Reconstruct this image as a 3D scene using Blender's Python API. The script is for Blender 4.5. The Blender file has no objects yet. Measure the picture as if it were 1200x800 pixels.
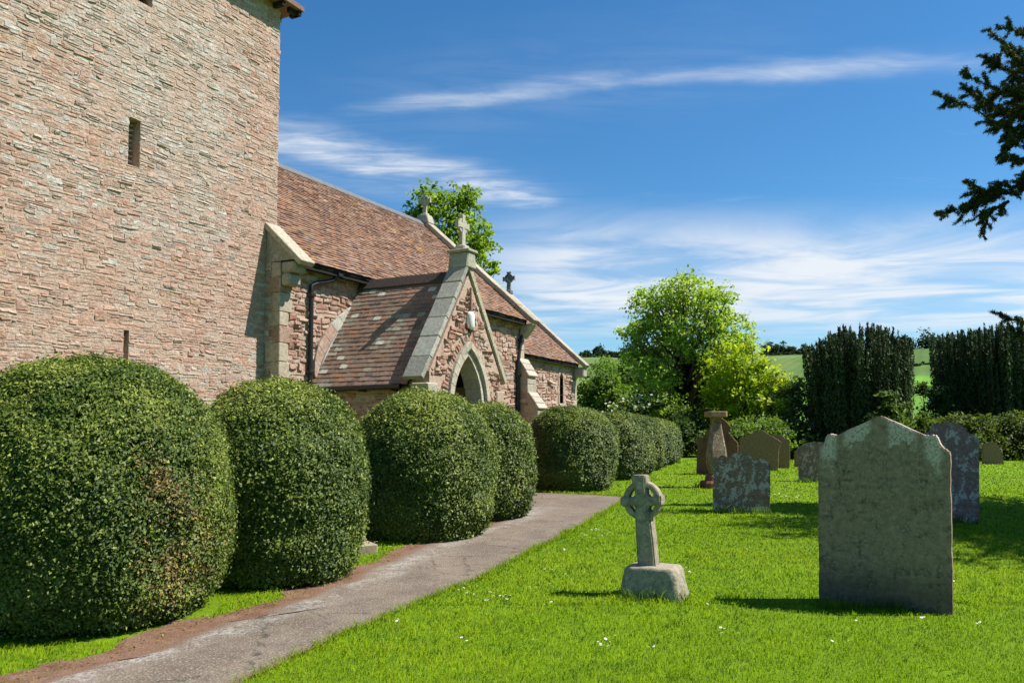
import bpy, bmesh, math, random
import numpy as np
from mathutils import Vector, Matrix

SC = bpy.context.scene
COLL = SC.collection
rng = np.random.default_rng(7)
random.seed(7)

# ------------------------------------------------------------------ camera
FPX = 960.0
PITCH = math.radians(3.5)
HEAD = math.radians(27.8)          # view direction, north of east
EYE = 1.45
SHIFT = 107 - FPX * math.tan(PITCH)
RGT = np.array([math.sin(HEAD), -math.cos(HEAD), 0.0])
FWD = np.array([math.cos(HEAD), math.sin(HEAD), 0.0])
cam = bpy.data.cameras.new('camera')
cam.sensor_width = 36.0
cam.lens = 36.0 * FPX / 1200.0
cam.shift_y = SHIFT / 1200.0
cam.clip_start = 0.05
cam.clip_end = 8000.0
camo = bpy.data.objects.new('camera', cam)
camo.location = (0, 0, EYE)
camo.rotation_euler = (math.pi / 2 + PITCH, 0, HEAD - math.pi / 2)
COLL.objects.link(camo)
SC.camera = camo

# ------------------------------------------------------------------ light
SUN_EL, SUN_AZ = 54.0, 153.0        # azimuth clockwise from north
el, az = math.radians(SUN_EL), math.radians(SUN_AZ)
sd = Vector((math.sin(az) * math.cos(el), math.cos(az) * math.cos(el), math.sin(el)))
sun = bpy.data.lights.new('sun', 'SUN')
sun.energy = 4.4
sun.angle = math.radians(0.5)
sun.color = (1.0, 0.955, 0.88)
suno = bpy.data.objects.new('sun', sun)
suno.rotation_euler = sd.to_track_quat('Z', 'Y').to_euler()
suno.location = (0, 0, 30)
COLL.objects.link(suno)
SC.view_settings.view_transform = 'Standard'
SC.view_settings.look = 'None'
SC.view_settings.gamma = 1.0
SC.view_settings.exposure = 0.85


class NT:
    """small node-tree writer"""
    def __init__(self, tree):
        self.t = tree
        for n in list(tree.nodes):
            tree.nodes.remove(n)

    def n(self, typ, ins=None, **props):
        nd = self.t.nodes.new(typ)
        for k, v in props.items():
            setattr(nd, k, v)
        for k, v in (ins or {}).items():
            self.set(nd, k, v)
        return nd

    def set(self, nd, k, v):
        s = nd.inputs[k]
        if isinstance(v, bpy.types.NodeSocket):
            self.t.links.new(v, s)
        elif isinstance(v, bpy.types.Node):
            self.t.links.new(v.outputs[0], s)
        else:
            if s.type == 'RGBA' and len(v) == 3:
                v = (*v, 1)
            s.default_value = v

    def math(self, op, a, b=0.0, c=0.0, clamp=False):
        nd = self.t.nodes.new('ShaderNodeMath')
        nd.operation = op
        nd.use_clamp = clamp
        self.set(nd, 0, a); self.set(nd, 1, b); self.set(nd, 2, c)
        return nd.outputs[0]

    def mix(self, f, a, b, blend='MIX'):
        nd = self.t.nodes.new('ShaderNodeMix')
        nd.data_type = 'RGBA'
        nd.blend_type = blend
        self.set(nd, 0, f); self.set(nd, 6, a); self.set(nd, 7, b)
        return nd.outputs[2]

    def noise(self, vec, scale, detail=3, rough=.55, dist=0.0):
        nd = self.n('ShaderNodeTexNoise', {'Scale': scale, 'Detail': detail, 'Roughness': rough, 'Distortion': dist})
        if vec is not None:
            self.set(nd, 'Vector', vec)
        return nd.outputs[0]

    def step(self, v, a, b):
        nd = self.n('ShaderNodeMapRange', {0: v, 1: a, 2: b, 3: 0.0, 4: 1.0}, interpolation_type='SMOOTHSTEP')
        return nd.outputs[0]

    def dot(self, v, w):
        nd = self.n('ShaderNodeVectorMath', {0: v, 1: w}, operation='DOT_PRODUCT')
        return nd.outputs['Value']


# ------------------------------------------------------------------ sky
W = bpy.data.worlds.new('World')
SC.world = W
W.use_nodes = True
w = NT(W.node_tree)
sky = w.n('ShaderNodeTexSky', sky_type='NISHITA', sun_disc=False, sun_elevation=el, sun_rotation=az,
          altitude=50.0, air_density=1.0, dust_density=0.35, ozone_density=2.2)
hsv = w.n('ShaderNodeHueSaturation', {'Color': sky, 'Saturation': 1.28, 'Value': 1.0, 'Hue': 0.497})
deep = w.mix(1.0, hsv, (0.72, 0.93, 1.02), 'MULTIPLY')
bg = w.n('ShaderNodeBackground', {'Color': deep, 'Strength': 0.078})
tc = w.n('ShaderNodeTexCoord').outputs['Generated']
dz = w.math('MAXIMUM', w.dot(tc, (0, 0, 1)), 0.02)
p_ = w.math('DIVIDE', w.dot(tc, tuple(RGT)), dz)        # cirrus layer seen as a flat sheet overhead
q_ = w.math('DIVIDE', w.dot(tc, tuple(FWD)), dz)
pq = w.n('ShaderNodeCombineXYZ', {0: p_, 1: q_}).outputs[0]
warp = w.noise(pq, 2.2, 4)
warp0 = w.math('SUBTRACT', warp, 0.5)
fibre_v = w.n('ShaderNodeMapping', {'Vector': pq, 'Rotation': (0, 0, -0.30), 'Scale': (1.6, 5.0, 1)})
fibre = w.noise(fibre_v.outputs[0], 1.6, 6, .62, .6)


def streak(curve, width, p0, p1, soft, amp, wamp):
    """curve = (c0, c1, c2): q = c0 + c1 p + c2 p^2"""
    c = w.math('ADD', w.math('MULTIPLY', w.math('MULTIPLY', p_, p_), curve[2]), w.math('MULTIPLY_ADD', p_, curve[1], curve[0]))
    dq = w.math('ADD', w.math('SUBTRACT', q_, c), w.math('MULTIPLY', warp0, wamp))
    g = w.math('POWER', 2.718, w.math('MULTIPLY', w.math('POWER', w.math('DIVIDE', dq, width), 2.0), -1.0))
    ends = w.math('MULTIPLY', w.step(p_, p0 - soft, p0 + soft), w.step(w.math('MULTIPLY', p_, -1.0), -p1 - soft, -p1 + soft))
    return w.math('MULTIPLY', w.math('MULTIPLY', g, ends), w.math('MULTIPLY', amp, w.math('MULTIPLY_ADD', w.step(fibre, .3, .75), .8, .2)))


s1 = streak((2.345, -0.27, 0.115), 0.065, -0.45, 1.22, .22, .52, .26)
s1b = streak((2.345, -0.27, 0.115), 0.30, -0.5, 0.7, .3, .09, .3)
s2 = streak((3.40, 0.86, 0.06), 0.20, -0.9, 0.14, .16, 1.0, .50)
s2b = streak((3.5, 0.7, 0.0), 0.34, -1.3, 0.3, .4, .20, .5)
veil_v = w.n('ShaderNodeMapping', {'Vector': pq, 'Rotation': (0, 0, 0.12), 'Scale': (0.55, .85, 1)})
vn = w.noise(veil_v.outputs[0], 1.35, 6, .58, .9)
veil = w.math('MULTIPLY', w.step(q_, 3.3, 4.7), w.math('MULTIPLY_ADD', w.step(vn, .30, .66), .8, .2))
veil = w.math('MULTIPLY', veil, w.math('SUBTRACT', 1.0, w.math('MULTIPLY', w.step(q_, 6.0, 9.5), .90)))
veil = w.math('MULTIPLY', veil, w.step(w.math('DIVIDE', p_, w.math('MAXIMUM', q_, .1)), -.16, .12))
veil = w.math('MULTIPLY', veil, 1.0)
gen = w.math('MULTIPLY', w.step(w.noise(fibre_v.outputs[0], .5, 5, .6, .5), .60, .85), .25)
cl = w.math('MAXIMUM', w.math('MAXIMUM', s1, s2), w.math('MAXIMUM', w.math('ADD', s1b, s2b), w.math('MAXIMUM', veil, gen)))
cl = w.math('MINIMUM', cl, 0.93)
bgc = w.n('ShaderNodeBackground', {'Color': (0.87, 0.91, 0.96), 'Strength': 0.56})
mx = w.n('ShaderNodeMixShader', {0: cl, 1: bg, 2: bgc})
w.n('ShaderNodeOutputWorld', {'Surface': mx})


# ------------------------------------------------------------------ helpers: camera pixels <-> places
def ray(x, y):
    f = FWD * math.cos(PITCH) + np.array([0, 0, math.sin(PITCH)])
    u = -FWD * math.sin(PITCH) + np.array([0, 0, math.cos(PITCH)])
    return f + RGT * (x - 600) / FPX + u * ((400 + SHIFT - y) / FPX)


def proj(P):
    P = np.atleast_2d(P) - np.array([0, 0, EYE])
    f = FWD * math.cos(PITCH) + np.array([0, 0, math.sin(PITCH)])
    u = -FWD * math.sin(PITCH) + np.array([0, 0, math.cos(PITCH)])
    wz = P @ f
    return np.stack([600 + FPX * (P @ RGT) / wz, 400 + SHIFT - FPX * (P @ u) / wz], 1)


SLOPE = 0.016


def on_ground(x, y):
    r = ray(x, y)
    return np.array([0, 0, EYE]) + r * (-EYE / (r[2] - SLOPE * (r @ FWD)))


def at_depth(x, y, d):
    r = ray(x, y)
    return np.array([0, 0, EYE]) + r * (d / (r @ FWD))


def cs(r, d, z=0.0):
    """metres to the right of / ahead of where the photographer stands"""
    return RGT * r + FWD * d + np.array([0, 0, z])


def smooth(x, a, b):
    t = np.clip((x - a) / (b - a), 0, 1)
    return t * t * (3 - 2 * t)


def hsh(i, j, k, s):
    h = np.sin(i * 127.1 + j * 311.7 + k * 74.7 + s * 53.3) * 43758.5453
    return h - np.floor(h)


def vnoise(P, scale, seed=0):
    P = np.asarray(P, float) * scale
    if P.shape[1] == 2:
        P = np.c_[P, np.zeros(len(P))]
    I = np.floor(P); f = P - I; f = f * f * (3 - 2 * f)
    out = 0
    for a in (0, 1):
        for b in (0, 1):
            for c in (0, 1):
                wgt = (f[:, 0] if a else 1 - f[:, 0]) * (f[:, 1] if b else 1 - f[:, 1]) * (f[:, 2] if c else 1 - f[:, 2])
                out = out + wgt * hsh(I[:, 0] + a, I[:, 1] + b, I[:, 2] + c, seed)
    return out


def fbm(P, scale, seed=0, octs=3):
    o = 0; amp = .5; tot = 0
    for k in range(octs):
        o = o + amp * vnoise(P, scale * 2 ** k, seed + k); tot += amp; amp *= .5
    return o / tot


def ground_z(e, n):
    e = np.asarray(e, float); n = np.asarray(n, float)
    d = e * FWD[0] + n * FWD[1]
    R = np.hypot(e, n)
    near = SLOPE * np.clip(d, -29, 29)
    hill = np.interp(R, [0, 30, 45, 60, 100, 160, 250, 350, 400, 470, 700, 1200, 3500],
                     [0.3, 0.4, 0.6, 1.6, 3.5, 10.1, 21, 34.5, 40, 43, 34, 22, 0])
    und = (fbm(np.c_[np.ravel(e), np.ravel(n)], 1 / 90., 3).reshape(e.shape) - .5) * np.clip((R - 70) / 60, 0, 1) * np.clip(R / 60, 0, 5)
    s = smooth(R, 30, 55)
    return near * (1 - s) + (hill + und) * s


def gz(e, n):
    return float(ground_z(np.array([e]), np.array([n]))[0])


# ------------------------------------------------------------------ helpers: objects
def link(o, parent=None):
    COLL.objects.link(o)
    if parent is not None:
        o.parent = parent
    return o


def tag(o, label=None, cat=None, group=None, kind=None):
    if label: o['label'] = label
    if cat: o['category'] = cat
    if group: o['group'] = group
    if kind: o['kind'] = kind
    return o


def empty(name, loc=(0, 0, 0), rz=0.0, label=None, cat=None, group=None):
    o = bpy.data.objects.new(name, None)
    o.empty_display_size = .2
    o.location = loc
    o.rotation_euler = (0, 0, rz)
    link(o)
    return tag(o, label, cat, group)


def np_mesh(name, V, F, mat, parent=None, col=None, smooth_shade=False, extra=None):
    """F: (M,k) int array, or a list of such arrays"""
    V = np.ascontiguousarray(V, np.float32)
    Fs = F if isinstance(F, list) else [F]
    me = bpy.data.meshes.new(name)
    me.vertices.add(len(V))
    me.vertices.foreach_set('co', V.ravel())
    idx = np.concatenate([f.ravel() for f in Fs]).astype(np.int32)
    sizes = np.concatenate([np.full(len(f), f.shape[1]) for f in Fs])
    starts = np.concatenate([[0], np.cumsum(sizes)[:-1]]).astype(np.int32)
    me.loops.add(len(idx))
    me.loops.foreach_set('vertex_index', idx)
    me.polygons.add(len(sizes))
    me.polygons.foreach_set('loop_start', starts)
    me.polygons.foreach_set('use_smooth', np.full(len(sizes), bool(smooth_shade)))
    me.update(calc_edges=True)
    if col is not None:
        a = me.attributes.new('Col', 'FLOAT_COLOR', 'POINT')
        c = np.ones((len(V), 4), np.float32); c[:, :3] = col
        a.data.foreach_set('color', c.ravel())
    for k, v in (extra or {}).items():
        a = me.attributes.new(k, 'FLOAT', 'POINT')
        a.data.foreach_set('value', np.ascontiguousarray(v, np.float32))
    if mat: me.materials.append(mat)
    o = bpy.data.objects.new(name, me)
    return link(o, parent)


def bm_obj(name, bm, mat, parent=None, shade=False, col=None):
    bmesh.ops.recalc_face_normals(bm, faces=bm.faces)
    me = bpy.data.meshes.new(name)
    bm.to_mesh(me); bm.free()
    if shade:
        for p in me.polygons: p.use_smooth = True
    if col is not None:
        a = me.attributes.new('Col', 'FLOAT_COLOR', 'POINT')
        c = np.ones((len(me.vertices), 4), np.float32); c[:, :3] = col
        a.data.foreach_set('color', c.ravel())
    if mat: me.materials.append(mat)
    return link(bpy.data.objects.new(name, me), parent)


def box_bm(bm, lo, hi, bev=0.0):
    r = bmesh.ops.create_cube(bm, size=1)
    for v in r['verts']:
        v.co = Vector([lo[i] + (v.co[i] + .5) * (hi[i] - lo[i]) for i in range(3)])
    if bev:
        ed = list({e for v in r['verts'] for e in v.link_edges})
        bmesh.ops.bevel(bm, geom=ed, offset=bev, segments=1, affect='EDGES')
    return bm


def prism_bm(bm, pts, vec, bev=0.0, seg=1):
    """closed outline of 3D points swept along vec"""
    vs = [bm.verts.new(Vector(p)) for p in pts]
    f = bm.faces.new(vs)
    r = bmesh.ops.extrude_face_region(bm, geom=[f])
    nv = [g for g in r['geom'] if isinstance(g, bmesh.types.BMVert)]
    bmesh.ops.translate(bm, verts=nv, vec=Vector(vec))
    if bev:
        ed = list({e for v in vs + nv for e in v.link_edges if e.is_valid})
        bmesh.ops.bevel(bm, geom=ed, offset=bev, segments=seg, affect='EDGES')
    return bm


def tube_np(pts, rad, seg=8):
    pts = np.asarray(pts, float); rad = np.broadcast_to(np.asarray(rad, float), (len(pts),))
    T = np.gradient(pts, axis=0); T /= np.linalg.norm(T, axis=1, keepdims=True) + 1e-9
    ref = np.array([0, 0, 1.0]) if abs(T[:, 2]).mean() < .8 else np.array([1.0, 0, 0])
    A = np.cross(T, ref); A /= np.linalg.norm(A, axis=1, keepdims=True) + 1e-9
    B = np.cross(T, A)
    th = np.linspace(0, 2 * np.pi, seg, endpoint=False)
    V = pts[:, None] + rad[:, None, None] * (A[:, None] * np.cos(th)[None, :, None] + B[:, None] * np.sin(th)[None, :, None])
    n = len(pts)
    i = np.arange(n - 1)[:, None] * seg + np.arange(seg)[None]
    j = np.arange(n - 1)[:, None] * seg + (np.arange(seg)[None] + 1) % seg
    F = np.stack([i, j, j + seg, i + seg], -1).reshape(-1, 4)
    return V.reshape(-1, 3), F


class Soup:
    """gathers vertex and quad arrays"""
    def __init__(self): self.V = []; self.F = []; self.C = []; self.n = 0

    def add(self, V, F, col=None):
        self.V.append(np.asarray(V)); self.F.append(np.asarray(F) + self.n)
        self.C.append(np.broadcast_to(np.asarray(col if col is not None else (1, 1, 1), float), (len(V), 3)))
        self.n += len(V)

    def build(self, name, mat, parent=None, smooth_shade=False):
        return np_mesh(name, np.concatenate(self.V), np.concatenate(self.F), mat, parent, np.concatenate(self.C), smooth_shade)


# ------------------------------------------------------------------ materials
def new_mat(name):
    m = bpy.data.materials.new(name)
    m.use_nodes = True
    return m, NT(m.node_tree)


def leaf_mat(name, transl=.3, rough=.42, spec=.35, tint=(1.05, 1.15, .55), upn=0.0):
    m, t = new_mat(name)
    c = t.n('ShaderNodeAttribute', attribute_name='Col').outputs['Color']
    pr = t.n('ShaderNodeBsdfPrincipled', {'Base Color': c, 'Roughness': rough, 'Specular IOR Level': spec})
    tr = t.n('ShaderNodeBsdfTranslucent', {'Color': t.mix(1.0, c, tint, 'MULTIPLY')})
    if upn:
        # shading normals tilted up, giving blades and leaves extra light from above
        nv = t.n('ShaderNodeVectorMath', {0: t.n('ShaderNodeNewGeometry').outputs['Normal'], 1: (0, 0, upn)}, operation='ADD')
        nv = t.n('ShaderNodeVectorMath', {0: nv.outputs[0]}, operation='NORMALIZE')
        t.set(pr, 'Normal', nv.outputs[0])
    mxs = t.n('ShaderNodeMixShader', {0: transl, 1: pr, 2: tr})
    t.n('ShaderNodeOutputMaterial', {'Surface': mxs})
    return m


def stone_mat(name, base=None, lich=(.50, .49, .42), lo=.52, hi=.62, lscale=5.0, amount=1.0, dark=(.10, .08, .06),
              dlo=.6, dhi=.75, dscale=2.0, damt=.5, bump=.5, bscale=28.0, obj=False, rust=None, rustlo=.62, speck=0.0, bdist=.02):
    """rough stone: own colour (or the Col attribute), grey lichen, dark weather stains, grain"""
    m, t = new_mat(name)
    if obj:
        pos = t.n('ShaderNodeTexCoord').outputs['Object']
    else:
        pos = t.n('ShaderNodeNewGeometry').outputs['Position']
    c = t.n('ShaderNodeAttribute', attribute_name='Col').outputs['Color'] if base is None else base
    g = t.noise(pos, bscale * .6, 4, .65)
    gr = t.n('ShaderNodeMapRange', {0: g, 1: .25, 2: .75, 3: .62, 4: 1.32}).outputs[0]
    grc = t.n('ShaderNodeCombineXYZ', {0: gr, 1: gr, 2: gr}).outputs[0]
    col = t.mix(1.0, c, grc, 'MULTIPLY')
    if rust:
        rn = t.step(t.noise(pos, lscale * .35, 4, .6), rustlo, rustlo + .1)
        col = t.mix(rn, col, rust)
    dk = t.math('MULTIPLY', t.step(t.noise(pos, dscale, 5, .65, .4), dlo, dhi), damt)
    col = t.mix(dk, col, dark)
    ln = t.noise(pos, lscale, 5, .68, .25)
    ln2 = t.noise(pos, lscale * 4.5, 3, .6)
    lm = t.math('MULTIPLY', t.step(t.math('MULTIPLY_ADD', ln2, .35, t.math('MULTIPLY', ln, .72)), lo, hi), amount)
    col = t.mix(lm, col, lich)
    if speck:
        sp = t.step(t.noise(pos, bscale * 2.6, 2, .5), .63, .70)
        col = t.mix(t.math('MULTIPLY', sp, speck), col, dark)
    h = t.math('ADD', t.noise(pos, bscale, 5, .7), t.math('MULTIPLY', lm, .25))
    b = t.n('ShaderNodeBump', {'Height': h, 'Strength': bump, 'Distance': bdist})
    pr = t.n('ShaderNodeBsdfPrincipled', {'Base Color': col, 'Roughness': .9, 'Specular IOR Level': .2, 'Normal': b})
    t.n('ShaderNodeOutputMaterial', {'Surface': pr})
    return m


def plain_mat(name, col, rough=.6, spec=.3, nscale=20, namt=.25, bump=.1, metallic=0):
    m, t = new_mat(name)
    pos = t.n('ShaderNodeTexCoord').outputs['Object']
    g = t.noise(pos, nscale, 4)
    f = t.n('ShaderNodeMapRange', {0: g, 1: .25, 2: .75, 3: 1 - namt, 4: 1 + namt}).outputs[0]
    c = t.mix(1.0, col, t.n('ShaderNodeCombineXYZ', {0: f, 1: f, 2: f}).outputs[0], 'MULTIPLY')
    b = t.n('ShaderNodeBump', {'Height': g, 'Strength': bump, 'Distance': .01})
    pr = t.n('ShaderNodeBsdfPrincipled', {'Base Color': c, 'Roughness': rough, 'Specular IOR Level': spec, 'Normal': b, 'Metallic': metallic})
    t.n('ShaderNodeOutputMaterial', {'Surface': pr})
    return m


M_GRASS = leaf_mat('grass_blade', .36, .6, .08, (1.1, 1.15, .4), 3.0)
M_HEDGE = leaf_mat('hedge_leaf', .22, .52, .26, (1.0, 1.1, .5), .65)
M_TREE = leaf_mat('tree_leaf', .5, .5, .25, (1.2, 1.2, .5), 1.1)
M_YEW = leaf_mat('yew_needle', .18, .6, .2, (1, 1, .6))
M_BARK = plain_mat('bark', (.075, .055, .04), .9, .1, 9, .45, .8)
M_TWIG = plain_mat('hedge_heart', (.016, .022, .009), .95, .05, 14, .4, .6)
M_WALL = stone_mat('sandstone_rubble', None, (.55, .475, .41), .54, .66, 4.2, .55, (.16, .105, .075), .60, .78, 1.3, .35, 1.0, 24, bdist=.03, rust=(.48, .345, .265), rustlo=.53)
M_MORTAR = stone_mat('lime_mortar', (.47, .335, .255), (.48, .42, .36), .55, .7, 2.5, .6, (.12, .09, .07), .6, .8, 1.6, .5, .8, 34)
M_DRESSED = stone_mat('dressed_stone', None, (.47, .42, .33), .55, .66, 4.2, .6, (.11, .10, .08), .56, .74, 2.2, .45, .35, 30)
M_TILE = stone_mat('clay_tile', None, (.42, .40, .33), .66, .74, 2.2, .7, (.05, .035, .03), .62, .8, 1.1, .4, .25, 40)
M_BLACK = plain_mat('black_iron', (.014, .013, .013), .42, .5, 30, .3, .1)
M_TIMBER = plain_mat('dark_eaves_timber', (.022, .018, .014), .85, .2, 16, .4, .3)
M_LEAD = plain_mat('ridge_lead', (.13, .125, .12), .55, .4, 12, .25, .15)
M_WHITE = plain_mat('white_lamp_plastic', (.78, .78, .74), .35, .5, 8, .05, 0)
M_DOOR = plain_mat('old_oak', (.035, .024, .016), .8, .2, 25, .4, .3)
M_GLASSDARK = plain_mat('dark_leaded_glass', (.012, .013, .015), .15, .6, 20, .3, .2)


# ------------------------------------------------------------------ ground
def hedge_spec(cx, hw, ytop, ybase):
    f = on_ground(cx, ybase)
    d0 = f @ FWD
    R = hw / FPX * d0 / (1 - hw / FPX * .9)
    dc = d0 + R * .86
    c = at_depth(cx, 507, dc)
    z0 = gz(c[0], c[1])
    H = EYE + (507 - ytop) / FPX * (dc + R * .12) - z0
    return c[0], c[1], z0, R, H


HEDGES = [hedge_spec(*a) for a in [(106, 152, 423, 756), (325, 102, 447, 694), (495, 85, 462, 637), (564, 63, 473, 612),
                                   (670, 52, 477, 577), (722, 31, 483, 563), (737, 29, 486, 557), (750, 27, 488, 552),
                                   (760.5, 25, 490, 548), (770, 23.5, 491, 545), (776.5, 22, 494, 542.5)]]


def build_ground():
    m, t = new_mat('ground')
    c = t.n('ShaderNodeAttribute', attribute_name='Col').outputs['Color']
    pos = t.n('ShaderNodeNewGeometry').outputs['Position']
    g1 = t.noise(pos, 1.7, 5, .65)
    g2 = t.noise(pos, 23., 4, .7)
    g3 = t.noise(pos, .05, 4, .6)
    f = t.math('MULTIPLY', t.math('MULTIPLY_ADD', g1, .7, .65), t.math('MULTIPLY', t.math('MULTIPLY_ADD', g2, .7, .65), t.math('MULTIPLY_ADD', g3, .7, .65)))
    st = t.n('ShaderNodeAttribute', attribute_name='stripe').outputs['Fac']
    lines = t.n('ShaderNodeTexWave', {'Vector': pos, 'Scale': .11, 'Distortion': 1.5, 'Detail': 2.0, 'Detail Scale': .4}, wave_type='BANDS', bands_direction='Y').outputs[1]
    f = t.math('MULTIPLY', f, t.math('ADD', 1.0, t.math('MULTIPLY', st, t.math('MULTIPLY', t.math('SUBTRACT', lines, .5), .14))))
    col = t.mix(1.0, c, t.n('ShaderNodeCombineXYZ', {0: f, 1: f, 2: f}).outputs[0], 'MULTIPLY')
    b = t.n('ShaderNodeBump', {'Height': g2, 'Strength': .5, 'Distance': .03})
    pr = t.n('ShaderNodeBsdfPrincipled', {'Base Color': col, 'Roughness': .95, 'Specular IOR Level': .1, 'Normal': b})
    t.n('ShaderNodeOutputMaterial', {'Surface': pr})
    nr, na = 190, 360
    rr = np.concatenate([[0.0], np.geomspace(.6, 3400, nr)])
    th = np.linspace(0, 2 * np.pi, na, endpoint=False)
    E = rr[:, None] * np.cos(th)[None]; N = rr[:, None] * np.sin(th)[None]
    Z = ground_z(E, N)
    V = np.stack([E, N, Z], -1).reshape(-1, 3)
    i = np.arange(nr)[:, None] * na + np.arange(na)[None]
    j = np.arange(nr)[:, None] * na + (np.arange(na)[None] + 1) % na
    F = np.stack([i, j, j + na, i + na], -1).reshape(-1, 4)
    r = V[:, :2] @ RGT[:2]; d = V[:, :2] @ FWD[:2]; R = np.hypot(V[:, 0], V[:, 1])
    lawn = np.array([.12, .205, .006]); pale = np.array([.125, .185, .050]); bright = np.array([.12, .25, .030]); mid = np.array([.085, .15, .035]); rough = np.array([.045, .075, .022])
    col = np.tile(lawn, (len(V), 1))
    far = smooth(R, 30, 44)[:, None]
    fld = np.where((r < d * .36)[:, None], pale, np.where((R < 195)[:, None], bright, mid))
    fld = np.where((R > 330)[:, None], rough, fld)
    und = fbm(V[:, :2], 1 / 40., 5)[:, None]
    fld = fld * (.82 + .36 * und)
    col = col * (1 - far) + fld * far
    o = np_mesh('ground', V, F, m, None, col, True, {'stripe': (R > 60).astype(float)})
    tag(o, kind='structure')


build_ground()


def resample(pts, n):
    pts = np.asarray(pts, float)
    # Catmull-Rom through the points, then even spacing
    P = np.vstack([2 * pts[0] - pts[1], pts, 2 * pts[-1] - pts[-2]])
    out = []
    for k in range(1, len(P) - 2):
        for t in np.linspace(0, 1, 14, endpoint=False):
            a, b, c, d = P[k - 1], P[k], P[k + 1], P[k + 2]
            out.append(.5 * (2 * b + (c - a) * t + (2 * a - 5 * b + 4 * c - d) * t * t + (3 * b - a - 3 * c + d) * t ** 3))
    out.append(pts[-1]); out = np.array(out)
    L = np.r_[0, np.cumsum(np.linalg.norm(np.diff(out, axis=0), axis=1))]
    s = np.linspace(0, L[-1], n)
    return np.stack([np.interp(s, L, out[:, k]) for k in range(out.shape[1])], 1)


px_l = [(70, 794), (140, 775), (220, 748), (300, 722), (350, 703), (400, 683), (450, 657), (500, 638), (545, 624), (590, 611)]
px_r = [(290, 800), (380, 755), (470, 715), (560, 676), (650, 632), (700, 605)]
PL = np.array([(-4, 4.75), (0.5, 4.62)] + [tuple(on_ground(*p)[:2]) for p in px_l] + [(11.35, 5.95), (11.75, 6.7), (11.8, 7.9)])
PR = np.array([(-4, 3.2), (0.5, 3.3)] + [tuple(on_ground(*p)[:2]) for p in px_r] + [(13.4, 4.98), (14.45, 5.22), (14.78, 5.7), (14.75, 6.6), (14.7, 7.9)])
NP_ = 260
cl_ = resample(PL, NP_); cr_ = resample(PR, NP_)
wob = lambda a, s, amp: a + np.stack([(vnoise(a, 3.1, s) - .5), (vnoise(a, 3.1, s + 9) - .5)], 1) * amp + np.stack([(vnoise(a, 14., s) - .5), (vnoise(a, 14, s + 9) - .5)], 1) * amp * .4
cl_ = wob(cl_, 2, .14); cr_ = wob(cr_, 5, .09)


def sheet(name, A, B, nw, lift, mat, kind='structure'):
    t = np.linspace(0, 1, nw)
    P = A[:, None] * (1 - t)[None, :, None] + B[:, None] * t[None, :, None]
    n = len(A)
    V = np.concatenate([P, ground_z(P[..., 0], P[..., 1])[..., None] + lift], -1).reshape(-1, 3)
    i = np.arange(n - 1)[:, None] * nw + np.arange(nw - 1)[None]
    F = np.stack([i, i + nw, i + nw + 1, i + 1], -1).reshape(-1, 4)
    o = np_mesh(name, V, F, mat, None, None, True, {'across': np.tile(t, n)})
    return tag(o, kind=kind)


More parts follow.
